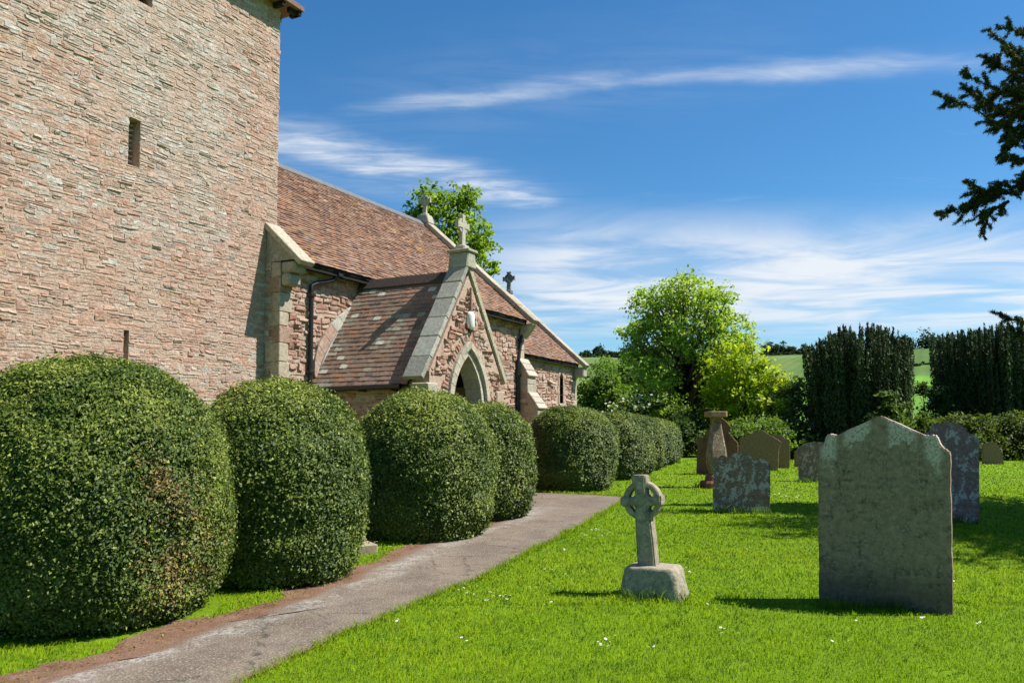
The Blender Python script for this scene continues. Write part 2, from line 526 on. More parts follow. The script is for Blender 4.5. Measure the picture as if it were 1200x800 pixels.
def build_path():
    m, t = new_mat('worn_tarmac')
    pos = t.n('ShaderNodeNewGeometry').outputs['Position']
    ac = t.n('ShaderNodeAttribute', attribute_name='across').outputs['Fac']
    g = t.noise(pos, 2.2, 5, .65); fine = t.noise(pos, 75, 3, .7); mid = t.noise(pos, 14, 4, .7)
    vor = t.n('ShaderNodeTexVoronoi', {'Vector': pos, 'Scale': 62.0, 'Randomness': 1.0}).outputs['Distance']
    col = t.mix(t.step(g, .35, .65), (.140, .105, .076), (.205, .158, .114))
    col = t.mix(t.math('MULTIPLY', t.step(mid, .5, .7), .5), col, (.08, .068, .058))
    col = t.mix(t.step(fine, .55, .66), col, (.36, .32, .27))
    big = t.noise(pos, 38, 3, .75)
    col = t.mix(t.math('MULTIPLY', t.step(big, .60, .70), .55), col, (.31, .275, .23))
    col = t.mix(t.math('MULTIPLY', t.step(fine, .42, .30), .6), col, (.055, .048, .042))
    # pale, scuffed and lime-stained along the hedge side
    edge = t.math('MULTIPLY', t.step(ac, .02, .13), t.step(t.math('MULTIPLY', ac, -1.0), -.42, -.14))
    pale = t.math('MULTIPLY', edge, t.step(t.noise(pos, 3.2, 5, .75, .5), .38, .60))
    pale = t.math('MULTIPLY', pale, t.step(t.noise(pos, 32, 3, .7), .38, .58))
    crk = t.n('ShaderNodeTexVoronoi', {'Vector': t.n('ShaderNodeVectorMath', {0: pos, 1: t.n('ShaderNodeCombineXYZ', {0: t.math('MULTIPLY', g, .5), 1: t.math('MULTIPLY', mid, .25)}).outputs[0]}, operation='ADD').outputs[0], 'Scale': .75}, feature='DISTANCE_TO_EDGE').outputs['Distance']
    crack = t.math('MULTIPLY', t.step(t.math('MULTIPLY', crk, -1.0), -.010, -.003), t.step(mid, .42, .56))
    col = t.mix(t.math('MULTIPLY', crack, .7), col, (.05, .045, .035))
    moss = t.math('MULTIPLY', t.step(t.noise(pos, 1.1, 4, .7), .58, .70), t.step(mid, .45, .6))
    col = t.mix(t.math('MULTIPLY', moss, .35), col, (.10, .105, .045))
    col = t.mix(t.math('MULTIPLY', pale, .58), col, (.46, .44, .40))
    soil = t.math('MULTIPLY', t.math('MAXIMUM', t.step(t.math('MULTIPLY', ac, -1.0), -.10, -.0), t.step(ac, .92, 1.0)), t.step(g, .3, .6))
    col = t.mix(soil, col, (.17, .095, .062))
    h = t.math('ADD', t.math('MULTIPLY', vor, .6), fine)
    b = t.n('ShaderNodeBump', {'Height': h, 'Strength': .65, 'Distance': .012})
    pr = t.n('ShaderNodeBsdfPrincipled', {'Base Color': col, 'Roughness': .88, 'Specular IOR Level': .25, 'Normal': b})
    t.n('ShaderNodeOutputMaterial', {'Surface': pr})
    sheet('path', cl_, cr_, 14, .009, m)
    s, t = new_mat('bare_red_soil')
    pos = t.n('ShaderNodeNewGeometry').outputs['Position']
    g = t.noise(pos, 4, 5, .7); f2 = t.noise(pos, 60, 3, .7)
    col = t.mix(t.step(g, .35, .65), (.155, .082, .05), (.235, .14, .095))
    col = t.mix(t.step(f2, .6, .7), col, (.33, .26, .16))
    b = t.n('ShaderNodeBump', {'Height': t.math('ADD', g, f2), 'Strength': .8, 'Distance': .02})
    pr = t.n('ShaderNodeBsdfPrincipled', {'Base Color': col, 'Roughness': .95, 'Specular IOR Level': .1, 'Normal': b})
    t.n('ShaderNodeOutputMaterial', {'Surface': pr})
    k = cl_[:, 0] < 11.2
    A = cl_[k]
    wdt = .10 + .24 * vnoise(A, 1.3, 31) * np.clip(1.15 - .09 * A[:, 0], .3, 1) + .10 * (vnoise(A, 9, 8) - .5)
    for (e_, n_, z_, R_, H_) in HEDGES[:4]:
        wdt = wdt + .20 * np.exp(-((A[:, 0] - e_ - .1) / (R_ * .62)) ** 4)
    sheet('soil', A + np.stack([-wdt * .25, wdt], 1), A + np.array([.05, -.12]), 5, .0045, s)
    return A, wdt


SOIL_A, SOIL_W = build_path()


def in_poly(P, poly):
    x, y = P[:, 0], P[:, 1]
    ins = np.zeros(len(P), bool)
    j = len(poly) - 1
    for i in range(len(poly)):
        xi, yi = poly[i]; xj, yj = poly[j]
        with np.errstate(divide='ignore', invalid='ignore'):
            c = ((yi > y) != (yj > y)) & (x < (xj - xi) * (y - yi) / (yj - yi + 1e-12) + xi)
        ins ^= c
        j = i
    return ins


PATH_POLY = np.vstack([cl_, cr_[::-1]])
SOIL_POLY = np.vstack([SOIL_A + np.stack([-SOIL_W * .25, SOIL_W], 1), (SOIL_A + np.array([.05, -.12]))[::-1]])


# ------------------------------------------------------------------ church
CH = empty('church', (12.87, 7.9, gz(12.87, 7.9)), 0,
           'red sandstone church with tower, tiled nave roof and gabled porch', 'church')
CHI = np.array(CH.location)


def ch(o, parent=None):
    """hang a world-space mesh under the church without moving it"""
    o.parent = parent or CH
    if parent is None:
        o.matrix_parent_inverse = Matrix.Translation(-Vector(CHI))
    return o


FU = np.array([0, .06, .5, .94, 1.0]); FV = np.array([0, .14, .86, 1.0])
GF = np.array([[j * 5 + i, j * 5 + i + 1, (j + 1) * 5 + i + 1, (j + 1) * 5 + i] for j in range(3) for i in range(4)])
ALL_STONES = []


def stone_field(wall, O, U, Nn, u0, u1, v0, v1, hr, wr, inside, colf, prot=(.012, .035), wave=.03, seed=1, gap=.012, rag=.14, holes=(), edge=-.007):
    r = np.random.default_rng(seed)
    O = np.array(O, float); U = np.array(U, float); Nn = np.array(Nn, float); Vv = np.array([0, 0, 1.0])
    v = v0
    h0 = 0
    while v < v1:
        h0 = r.uniform(*hr)
        u = u0 - r.uniform(0, wr[0])
        while u < u1:
            wd = r.uniform(*wr) * (1 + .8 * (r.random() < .12))
            uc = u + wd / 2
            h = h0 * r.uniform(.72, 1.22)
            if r.random() < .06: h *= 1.7
            if r.random() < .012: u += wd; continue
            split = r.random() < .28 and h > hr[0] * 1.5
            for (va, vb) in ([(0, .48), (.52, 1)] if split else [(0, 1)]):
                vc = v + h * (va + vb) / 2; hh = h * (vb - va)
                ua, ub = max(u, u0), min(u + wd - gap, u1 + r.uniform(-.006, .016))
                for ho in holes:
                    if vc - hh / 2 < ho[3] - .01 and vc + hh / 2 > ho[2] + .01 and ua < ho[1] and ub > ho[0]:
                        if ua < ho[0]: ub = ho[0]
                        elif ub > ho[1]: ua = ho[1]
                        else: ub = ua
                if ub - ua < .05 or not inside(ua, ub, vc - hh / 2, vc + hh / 2):
                    continue
                gu = FU[None].repeat(4, 0) + 0; gv = FV[:, None].repeat(5, 1) + 0
                uu = ua + gu * (ub - ua); vvv = vc - hh / 2 + gv * (hh - gap * r.uniform(.6, 1.6))
                uu = uu + r.normal(0, .010, uu.shape) * min(1, wd * 5); vvv = vvv + r.normal(0, hh * rag * .45, vvv.shape)
                # rounded corners
                for (jj, ii) in ((0, 0), (0, 4), (3, 0), (3, 4)):
                    uu[jj, ii] += (.12 if ii == 0 else -.12) * min(wd, .12); vvv[jj, ii] += (.16 if jj == 0 else -.16) * hh
                vvv = vvv + wave * np.sin(uu * 2.1 + v * 3.3 + seed) + wave * .5 * np.sin(uu * 5.3 + v * 1.7) + r.normal(0, .10 * h0)
                dep = np.full(uu.shape, edge)
                p = r.uniform(*prot) * (1.9 if r.random() < .12 else 1)
                tilt = r.normal(0, .35)
                dep[1:3, 1:4] = p * (1 + r.normal(0, .22, (2, 3))) + tilt * p * np.array([[-.5], [.5]])
                P = O + U * uu.ravel()[:, None] + Vv * vvv.ravel()[:, None] + Nn * dep.ravel()[:, None]
                col = np.array(colf(uc, vc, r))
                ALL_STONES.append((wall, P, col, (ub - ua) * hh))
            u += wd
        v += h0


def pick(r, pal, lo=.86, hi=1.14):
    k = r.random() * sum(p[0] for p in pal)
    for wgt, c in pal:
        k -= wgt
        if k <= 0: break
    return np.array(c) * r.uniform(lo, hi)


PINK = [(4, (0.489, 0.301, 0.224)), (3, (0.458, 0.275, 0.199)), (2, (0.5, 0.339, 0.263)), (.4, (.36, .23, .175)), (1.0, (0.484, 0.349, 0.277)), (.3, (.44, .29, .18))]
GREY = [(4, (.49, .415, .345)), (3, (.46, .37, .30)), (2, (.49, .445, .385)), (1.2, (.42, .32, .25)), (.3, (.33, .26, .21))]
RED = [(4, (.43, .25, .18)), (3, (.37, .20, .145)), (2, (.47, .31, .23)), (1, (.29, .155, .11)), (1.2, (.46, .36, .29))]


def tower_col(u, v, r):
    g = fbm(np.array([[u * 1.0, v * 1.0]]), .55, 12)[0]
    up = np.clip((v - 4.2) / 3.0, 0, 1) * .50 + .0
    if u > 9.6: up -= .18
    return pick(r, GREY if (g - .5) * 1.6 + up > r.uniform(.12, .60) else PINK)


red_col = lambda u, v, r: pick(r, RED)


def wall_obj(name, pts, vec, mat=None):
    bm = bmesh.new()
    prism_bm(bm, pts, vec)
    return ch(bm_obj(name, bm, mat or M_MORTAR))


TN, TE0, TE1, TTOP = 10.54, 5.0, 10.9, 9.2
NN, NE0, NE1, NEAVE, NAX = 10.2, 10.66, 20.0, 4.5, 13.4
NSL = .89
SL = {'slit_low': (7.86, 7.95, 2.42, 2.95), 'slit_mid': (7.845, 8.045, 5.40, 6.11), 'slit_top': (7.9, 8.19, 7.93, 8.75)}


def build_tower():
    wd = empty('tower_wall'); ch(wd)
    bm = bmesh.new()
    xs0, xs1 = 7.84, 8.2
    dep = .42
    box_bm(bm, (TE0, TN, -.4), (xs0, TN + dep, TTOP)); box_bm(bm, (xs1, TN, -.4), (TE1, TN + dep, TTOP))
    zlo = -.4
    for k in ('slit_low', 'slit_mid', 'slit_top'):
        a, b, z0, z1 = SL[k]
        box_bm(bm, (xs0 + .001, TN + .0, zlo), (xs1 - .001, TN + dep, z0))
        if a > xs0 + .002: box_bm(bm, (xs0 + .002, TN + .001, z0), (a, TN + dep, z1))
        box_bm(bm, (b, TN + .001, z0), (xs1 - .002, TN + dep, z1))
        zlo = z1
    box_bm(bm, (xs0 + .001, TN, zlo), (xs1 - .001, TN + dep, TTOP))
    # the three other sides
    box_bm(bm, (TE0, TN + dep + .002, -.4), (TE0 + .8, 16.3, TTOP)); box_bm(bm, (TE1 - .8, TN + dep + .002, -.4), (TE1, 16.3, TTOP))
    box_bm(bm, (TE0 + .8, 15.5, -.4), (TE1 - .8, 16.3, TTOP))
    box_bm(bm, (xs0 - .4, TN + dep + .05, 2.0), (xs1 + .4, TN + dep + .1, 9.0))
    c = bm_obj('core', bm, M_MORTAR, wd)
    holes = list(SL.values())
    stone_field(wd, (0, TN, 0), (1, 0, 0), (0, -1, 0), 5.35, TE1, 1.75, TTOP - .03, (.030, .082), (.06, .27), lambda a, b, z0, z1: z1 < TTOP - .02,
                tower_col, (.0015, .0095), .010, 11, .009, .24, holes, -.002)
    # louvre of the belfry slit
    lv = empty('louvre'); ch(lv)
    a, b, z0, z1 = SL['slit_mid']
    for k in range(9):
        z = z0 + .02 + k * (z1 - z0) / 9
        bm = bmesh.new(); box_bm(bm, (a + .0, TN + .16, z), (b + .0, TN + .25, z + .026), .004)
        for v in bm.verts: v.co.z += (.2 - (v.co.y - TN)) * .25
        bm_obj('slat', bm, M_DRESSED, lv, col=(.44, .41, .35))
    a, b, z0, z1 = SL['slit_top']
    lv2 = empty('louvre'); ch(lv2)
    for k in range(6):
        z = z0 + .05 + k * .13
        bm = bmesh.new(); box_bm(bm, (a, TN + .10, z), (b, TN + .2, z + .03), .004)
        for v in bm.verts: v.co.z += (TN + .15 - v.co.y) * -.3
        bm_obj('slat', bm, M_TIMBER, lv2)
    # low pyramid roof with deep dark eaves
    rf = empty('tower_roof'); ch(rf)
    ov = .30
    bm = bmesh.new()
    b0 = [(TE0 - ov, TN - ov), (TE1 + ov, TN - ov), (TE1 + ov, 16.3 + ov), (TE0 - ov, 16.3 + ov)]
    vs = [bm.verts.new((x, y, TTOP + .08)) for x, y in b0]; ap = bm.verts.new(((TE0 + TE1) / 2, 13.42, TTOP + 2.6))
    v2 = [bm.verts.new((x, y, TTOP - .0)) for x, y in b0]
    for k in range(4):
        bm.faces.new((vs[k], vs[(k + 1) % 4], ap)); bm.faces.new((v2[k], v2[(k + 1) % 4], vs[(k + 1) % 4], vs[k]))
    bm.faces.new(v2[::-1])
    bm_obj('roof_cover', bm, M_TILE, rf, col=(.22, .13, .10))
    for k in range(16):
        x = TE0 - .2 + k * .42
        bm = bmesh.new(); box_bm(bm, (x, TN - .26, TTOP - .09), (x + .07, TN - .03, TTOP - .003)); bm_obj('rafter', bm, M_TIMBER, rf)
        y = TN - .2 + k * .42
        if y < 16.3:
            bm = bmesh.new(); box_bm(bm, (TE1 + .03, y, TTOP - .09), (TE1 + .26, y + .07, TTOP - .003)); bm_obj('rafter', bm, M_TIMBER, rf)


def nave_z(n): return NEAVE + NSL * (n - 9.95)


def ordinary_tile_roof(name, O, U, Ul, S, Sl, Nn, colf, gauge, width, seed, parent, lift=.026, thick=.014, skip=None, jit=1.0):
    r = np.random.default_rng(seed)
    O, U, S, Nn = [np.array(a, float) for a in (O, U, S, Nn)]
    rows = int(Sl / gauge); V = []; C = []
    for i in range(rows):
        off = (i % 2) * width / 2
        nb = int(Ul / width) + 2
        for k in range(nb):
            ua = max(0, k * width - off); ub = min(Ul, (k + 1) * width - off - .004)
            if ub - ua < .03: continue
            sa = i * gauge + r.normal(0, .005) * jit; sb = min(sa + gauge * 1.3, Sl)
            if skip and skip(ua, ub, sa): continue
            li = lift * (1 + r.uniform(-.25, .3) * jit); tw = r.normal(0, .004) * jit
            q = []
            for (uu, ss, hh) in ((ua, sa, li + tw), (ub, sa, li - tw), (ub, sb, .006), (ua, sb, .006)):
                q.append(O + U * uu + S * ss + Nn * hh)
            q += [p - Nn * thick for p in q]
            V.append(np.array(q)); C.append(np.array(colf(ua, sa, r)))
    F1 = np.array([[0, 1, 2, 3], [4, 5, 1, 0], [5, 6, 2, 1], [7, 4, 0, 3], [6, 7, 3, 2]])
    return V, C, F1


def bulk(name, V, C, F1, mat, parent):
    n = len(V); k = len(V[0])
    F = (np.arange(n)[:, None, None] * k + F1[None]).reshape(-1, 4)
    o = np_mesh(name, np.concatenate(V), F, mat, parent, np.repeat(np.array(C), k, 0))
    return tag(o, kind='stuff')


def nave_tile(u, s, r):
    g = fbm(np.array([[u, s]]), .8, 40)[0]
    c = pick(r, [(5, (.27, .158, .102)), (4, (.23, .130, .086)), (2.5, (.30, .195, .138)), (2, (.25, .17, .135)), (1.3, (.145, .085, .068)), (.8, (.30, .145, .085))])
    y = fbm(np.array([[u, s]]), 1.6, 47)[0]
    if y > .68 and r.random() < .35: c = np.array((.36, .21, .08)) * r.uniform(.8, 1.15)
    return c * (.80 + .42 * g)


def porch_tile(u, s, r):
    g = fbm(np.array([[u, s]]), 1.6, 70)[0]
    d = fbm(np.array([[u * .9, s * 1.8]]), 1.5, 74)[0]
    c = pick(r, [(6, (.205, .132, .095)), (5, (.195, .126, .09)), (3 * (d > .50), (.26, .135, .082)), (1.6, (.14, .098, .078)), (.6 + 3 * (g > .54), (.215, .158, .115))], .82, 1.18)
    if r.random() < .05: c = np.array((.42, .41, .33))
    elif g > .6 and r.random() < .3: c = np.array((.24, .22, .16)) * r.uniform(.8, 1.2)
    return c * 1.25


def slope_frame(sl):
    L = math.hypot(1, sl)
    return L


def slab_run(name, O, Sdir, length, width_vec, nrm, thick, nseg, mat, parent, colf, gap=.006, seed=3):
    """row of coping slabs laid up a slope, every slab its own piece"""
    r = random.Random(seed)
    O, S, Wv, Nn = [Vector(a) for a in (O, Sdir, width_vec, nrm)]
    cuts = [0] + sorted((k + r.uniform(-.2, .2)) / nseg for k in range(1, nseg)) + [1]
    for k in range(nseg):
        a, b = cuts[k] * length + gap / 2, cuts[k + 1] * length - gap / 2
        bm = bmesh.new()
        j = r.uniform(-.006, .006)
        P = [O + S * a + Nn * j, O + S * a + Wv + Nn * j, O + S * b + Wv + Nn * j, O + S * b + Nn * j]
        prism_bm(bm, P, Nn * thick, .012)
        bm_obj(name, bm, mat, parent, col=colf(r))


def tone(r, c, a=.85, b=1.15):
    k = r.uniform(a, b)
    return tuple(x * k for x in c)


DRESS = lambda r: tone(r, (.35, .305, .225))


def quoin_col(name, parent, corner, zz, d1, d2, l1, l2, seed, pal=None, proud=.022):
    """alternating corner blocks; d1/d2 = unit directions along the two walls"""
    r = random.Random(seed)
    z = zz[0]; k = 0
    d1 = Vector(d1); d2 = Vector(d2); c = Vector(corner)
    while z < zz[1]:
        h = min(r.uniform(.24, .34), zz[1] - z)
        if h < .08: break
        a, b = (l1, l2 * .6) if k % 2 else (l1 * .6, l2)
        a *= r.uniform(.85, 1.15); b *= r.uniform(.85, 1.15)
        o = c - (d1 + d2) * (proud + r.uniform(-.004, .006))
        P = [o, o + d1 * a, o + d1 * a + d2 * b, o + d2 * b]
        P = [p + Vector((0, 0, z + .005)) for p in P]
        bm = bmesh.new(); prism_bm(bm, P, (0, 0, h - .010), .010)
        bm_obj(name, bm, M_DRESSED, parent, col=tone(r, ((.43, .36, .265) if r.random() < .66 else (.39, .255, .185)), .82, 1.15))
        z += h; k += 1


def ringed_cross(base, along, height, parent_name='finial_cross', col=(.40, .375, .30)):
    """stone gable cross with a pierced ring; along = unit direction of the arms"""
    root = empty(parent_name); ch(root)
    A = Vector(along); B = Vector((-A.y, A.x, 0)); Z = Vector((0, 0, 1)); b = Vector(base)
    s = height; hc = s * .66; w_ = s * .085; arm = s * .34
    pts = [(-w_ * 1.3, 0), (w_ * 1.3, 0), (w_, hc - w_), (arm * .72, hc - w_), (arm, hc - w_ * 1.5), (arm, hc + w_ * 1.5), (arm * .72, hc + w_), (w_, hc + w_),
           (w_, s * .93), (w_ * 1.5, s), (-w_ * 1.5, s), (-w_, s * .93), (-w_, hc + w_), (-arm * .72, hc + w_), (-arm, hc + w_ * 1.5), (-arm, hc - w_ * 1.5), (-arm * .72, hc - w_), (-w_, hc - w_)]
    t = s * .13
    bm = bmesh.new(); prism_bm(bm, [b + A * x + Z * y - B * t / 2 for x, y in pts], B * t, s * .012)
    bm_obj('cross_arms', bm, M_DRESSED, root, col=col)
    r0, r1, n = s * .165, s * .245, 28
    V = []; F = []
    for k in range(n):
        a = 2 * math.pi * k / n
        for (rr, off) in ((r0, -.34), (r1, -.34), (r1, .34), (r0, .34)):
            V.append(b + A * rr * math.cos(a) + Z * (hc + rr * math.sin(a)) + B * off * t)
        for q in range(4):
            F.append([k * 4 + q, k * 4 + (q + 1) % 4, ((k + 1) % n) * 4 + (q + 1) % 4, ((k + 1) % n) * 4 + q])
    np_mesh('ring', np.array([tuple(v) for v in V]), np.array(F), M_DRESSED, root, np.array(col) * .95)
    bm = bmesh.new()
    q = s * .17
    prism_bm(bm, [b + A * x * q + B * y * q - Z * s * .16 for x, y in ((-1, -1), (1, -1), (1, 1), (-1, 1))], Z * s * .2, .02)
    bm_obj('pedestal', bm, M_DRESSED, root, col=col)


def pipe(pts, rad, brackets):
    root = empty('downpipe'); ch(root)
    V, F = tube_np(resample(pts, 26) if len(pts) > 2 else pts, rad, 10)
    np_mesh('pipe', V, F, M_BLACK, root, None, True)
    for b in brackets:
        bm = bmesh.new(); box_bm(bm, (b[0] - rad * 1.5, b[1] - rad * 1.35, b[2] - .03), (b[0] + rad * 1.5, b[1] + rad * 2.0, b[2] + .03), .008)
        bm_obj('collar', bm, M_BLACK, root)
    return root


def gable_wall(name, e0, e1, n0, n1, eave_z, apex_n, apex_z):
    return wall_obj(name, [(e0, n0, -.4), (e0, n1, -.4), (e0, n1, eave_z), (e0, apex_n, apex_z), (e0, n0, eave_z)], (e1 - e0, 0, 0))


def build_nave():
    NB = 2 * NAX - NN
    wd = empty('nave_wall'); ch(wd)
    # south wall with its own thickness, plus the plain north side
    bm = bmesh.new()
    ez = nave_z(NN)
    box_bm(bm, (NE0 + .34, NN, -.4), (NE1 - .003, NN + .6, ez - .04))
    bm_obj('south_side', bm, M_MORTAR, wd); bm = bmesh.new()
    box_bm(bm, (NE0 + .34, NB - .6, -.4), (NE1 - .003, NB, ez - .04))
    bm_obj('north_side', bm, M_MORTAR, wd)
    for (ea, eb, top) in ((NE0, NE0 + .339, .0), (NE1 - .002, NE1 - .30, .0)):
        bm = bmesh.new()
        az_ = nave_z(NAX) - .02
        prism_bm(bm, [(ea, NN + .001, -.4), (ea, NB - .001, -.4), (ea, NB - .001, ez - .02), (ea, NAX, az_), (ea, NN + .001, ez - .02)], (eb - ea, 0, 0))
        bm_obj('gable', bm, M_MORTAR, wd)

    def inside(a, b, z0, z1):
        if z1 > ez - .1: return False
        if a < NE0 + .05: return False
        if 11.6 < a and b < 14.1 and z1 < 2.2: return False          # behind the porch
        return True
    stone_field(wd, (0, NN, 0), (1, 0, 0), (0, -1, 0), NE0 + .22, 14.6, .9, ez - .08, (.07, .135), (.10, .34), inside, red_col, (.008, .030), .03, 21, .012)
    stone_field(wd, (0, NN, 0), (1, 0, 0), (0, -1, 0), 14.6, NE1 - .22, .9, ez - .08, (.08, .14), (.12, .36), inside, red_col, (.008, .030), .03, 22, .012)
    stone_field(wd, (NE0, 0, 0), (0, -1, 0), (-1, 0, 0), -TN + .0, -NN - .05, .9, 4.6, (.1, .2), (.2, .34), lambda *q: True, lambda u, v, r: pick(r, GREY + RED), (.008, .02), .01, 23)
    # corner blocks
    quoin_col('quoin', wd, (NE0, NN, 0), (.9, 4.42), (1, 0, 0), (0, 1, 0), .34, .30, 4)
    quoin_col('quoin', wd, (NE1 - .0, NN, 0), (.6, 4.38), (-1, 0, 0), (0, 1, 0), .34, .30, 5)
    # roof
    rf = empty('nave_roof'); ch(rf)
    L = math.hypot(1, NSL); S = (0, 1 / L, NSL / L); Nv = (0, -NSL / L, 1 / L)
    bm = bmesh.new()
    e0, e1 = NE0 + .30, NE1 - .26
    zr = nave_z(NAX)
    prism_bm(bm, [(e0, 9.95, NEAVE - .06), (e0, NAX, zr - .06), (e0, 2 * NAX - 9.95, NEAVE - .06), (e0, 2 * NAX - 9.95, NEAVE), (e0, NAX, zr), (e0, 9.95, NEAVE)], (e1 - e0, 0, 0))
    bm_obj('roof_deck', bm, M_TIMBER, rf)
    Sl = (NAX - 9.95) * L
    V, C, F1 = ordinary_tile_roof('tile', (e0, 9.93, NEAVE - .018), (1, 0, 0), e1 - e0, S, Sl, Nv, nave_tile, .102, .165, 5, rf)
    bulk('roof_tiles', V, C, F1, M_TILE, rf)
    # ridge: lead-grey capping tiles
    k = 0; x = e0
    while x < e1 - .02:
        x2 = min(x + .44, e1)
        bm = bmesh.new()
        prism_bm(bm, [(x + .004, NAX - .13, zr - .055), (x + .004, NAX, zr + .085), (x + .004, NAX + .13, zr - .055), (x + .004, NAX + .13, zr - .09), (x + .004, NAX, zr + .05), (x + .004, NAX - .13, zr - .09)], (x2 - x - .008, 0, 0))
        bm_obj('ridge_tile', bm, M_LEAD, rf); x = x2
    bm = bmesh.new(); box_bm(bm, (e0, 9.97, NEAVE - .13), (e1, 10.0, NEAVE - .02)); box_bm(bm, (e0, 10.0, NEAVE - .10), (e1, NN - .03, NEAVE - .065))
    bm_obj('eaves_board', bm, M_TIMBER, rf)
    # east gable coping and cross
    cp = empty('nave_gable_coping'); ch(cp)
    O = (NE1 - .28, 9.80, nave_z(9.80) + .035)
    slab_run('coping_stone', O, S, Sl + .05 * L, (.34, 0, 0), Nv, .13, 6, M_DRESSED, cp, DRESS)
    S2 = (0, -1 / L, NSL / L); N2 = (0, NSL / L, 1 / L)
    slab_run('coping_stone', (NE1 - .28, 2 * NAX - 9.80, nave_z(9.80) + .035), S2, Sl + .05 * L, (.34, 0, 0), N2, .13, 6, M_DRESSED, cp, DRESS)
    bm = bmesh.new(); prism_bm(bm, [(NE1 - .27, NAX - .26, zr + .0), (NE1 - .27, NAX + .26, zr + .0), (NE1 - .27, NAX + .16, zr + .28), (NE1 - .27, NAX - .16, zr + .28)], (.32, 0, 0), .02)
    bm_obj('apex_stone', bm, M_DRESSED, cp, col=(.38, .35, .27))
    bm = bmesh.new(); box_bm(bm, (NE1 - .27, 9.80, 4.02), (NE1 + .05, NN - .024, 4.40), .03)
    for v in bm.verts:
        if v.co.z < 4.2: v.co.y = max(v.co.y, NN - .12)
    bm_obj('kneeler', bm, M_DRESSED, cp, col=(.36, .32, .24))
    ringed_cross((NE1 - .1, NAX, zr + .32), (0, 1, 0), .60)
    # west kneeler slab over the corner beside the tower
    kn = empty('west_kneeler'); ch(kn)
    slab_run('coping_stone', (NE0 - .05, 9.74, nave_z(9.74) + .03), S, .86 * L, (.36, 0, 0), Nv, .10, 1, M_DRESSED, kn, lambda r: (.40, .35, .26))
    for k, (n0, z0, z1) in enumerate(((9.86, 4.24, 4.44), (9.98, 4.02, 4.235))):
        bm = bmesh.new(); box_bm(bm, (NE0 - .02, n0, z0), (NE0 + .30, NN - .024, z1), .035)
        bm_obj('corbel_stone', bm, M_DRESSED, kn, col=(.33, .30, .235))
    bm = bmesh.new(); prism_bm(bm, [(NE0 - .018, 9.84, 4.45), (NE0 - .018, TN - .03, 4.45), (NE0 - .018, TN - .03, nave_z(TN) + .02), (NE0 - .018, 9.84, nave_z(9.84) + .02)], (.3, 0, 0))
    bm_obj('gable_stub', bm, M_DRESSED, kn, col=(.29, .26, .20))
    # buttress at the nave's south-east corner, seen from its shaded west side
    bt = empty('buttress'); ch(bt)
    ea, eb = 19.62, 20.12
    out = [(NN - .03, -.3), (NN - .03, 3.45), (9.88, 2.98), (9.88, 2.50), (9.58, 2.10), (9.58, -.3)]
    bm = bmesh.new(); prism_bm(bm, [(ea, n, z) for n, z in out], (eb - ea, 0, 0))
    bm_obj('core', bm, M_MORTAR, bt)
    stone_field(bt, (ea, 0, 0), (0, -1, 0), (-1, 0, 0), -NN + .04, -9.60, .7, 3.2, (.08, .13), (.14, .3),
                lambda a, b, z0, z1: (z1 < 2.05) or (b < -9.9 and z1 < 2.95) or (b < -9.86 and z1 < 2.5), red_col, (.008, .02), .01, 29)
    for (n0, z0, n1, z1, kk) in ((NN - .03, 3.45, 9.85, 2.96, 3), (9.88, 2.52, 9.55, 2.08, 3)):
        dv = Vector((0, n1 - n0, z1 - z0)); Ln = dv.length; dv.normalize(); nv = Vector((0, -dv.z * -1, 0)) ; nv = Vector((0, dv.z, -dv.y)); nv = nv if nv.z > 0 else -nv
        slab_run('weathering_slab', (ea - .03, n0, z0), dv, Ln, (eb - ea + .06, 0, 0), nv, .06, kk, M_DRESSED, bt, lambda r: tone(r, (.44, .38, .30), .9, 1.1))
    for (n1, za, zb) in ((9.88, 2.50, 2.90), (9.58, 1.2, 2.04)):
        z = za
        while z < zb - .05:
            z2 = min(z + .26, zb); bm = bmesh.new(); box_bm(bm, (ea - .015, n1 - .02, z + .004), (eb + .015, n1 + .12, z2 - .004), .01)
            bm_obj('quoin', bm, M_DRESSED, bt, col=tone(random, (.42, .36, .28))); z = z2
    # pipes
    pipe([(11.97, 9.99, 4.44), (11.95, 10.0, 4.36), (11.85, 10.06, 4.28), (11.5, 10.12, 4.19), (11.40, 10.13, 4.12), (11.385, 10.13, 4.0), (11.385, 10.13, 2.4), (11.385, 10.13, .3)], .042,
         [(11.385, 10.13, 3.95), (11.385, 10.13, 2.55), (11.97, 9.99, 4.40)])
    pipe([(20.02, 9.93, 4.40), (20.0, 9.96, 4.30), (19.86, 10.06, 4.2), (19.75, 10.11, 4.12), (19.73, 10.11, 4.0), (19.55, 10.12, 3.3), (19.55, 10.12, 2.3), (19.55, 10.12, .3)], .045,
         [(19.72, 10.11, 3.95), (19.55, 10.12, 3.0), (20.02, 9.93, 4.36)])
    # curved band of dressed stone left of the porch roof
    bp = [(365.4, 438), (367, 417), (373, 399), (385, 381), (400, 366), (413, 357)]
    ip = [(368.5, 447), (371.5, 431), (379.5, 411), (391, 391), (405, 376), (419, 364)]
    unp = lambda p: (np.array([0, 0, EYE]) + ray(*p) * (NN / ray(*p)[1]))
    ob = resample([unp(p)[[0, 2]] for p in bp], 8); ib = resample([unp(p)[[0, 2]] for p in ip], 8)
    root = empty('old_arch_band'); ch(root)
    for k in range(7):
        bm = bmesh.new()
        prism_bm(bm, [(ob[k][0], NN + .02, ob[k][1]), (ob[k + 1][0], NN + .02, ob[k + 1][1]), (ib[k + 1][0], NN + .02, ib[k + 1][1]), (ib[k][0], NN + .02, ib[k][1])], (0, -.085, 0), .006)
        bm_obj('band_stone', bm, M_DRESSED, root, col=(.37, .25, .19) if k < 4 else (.43, .40, .34))
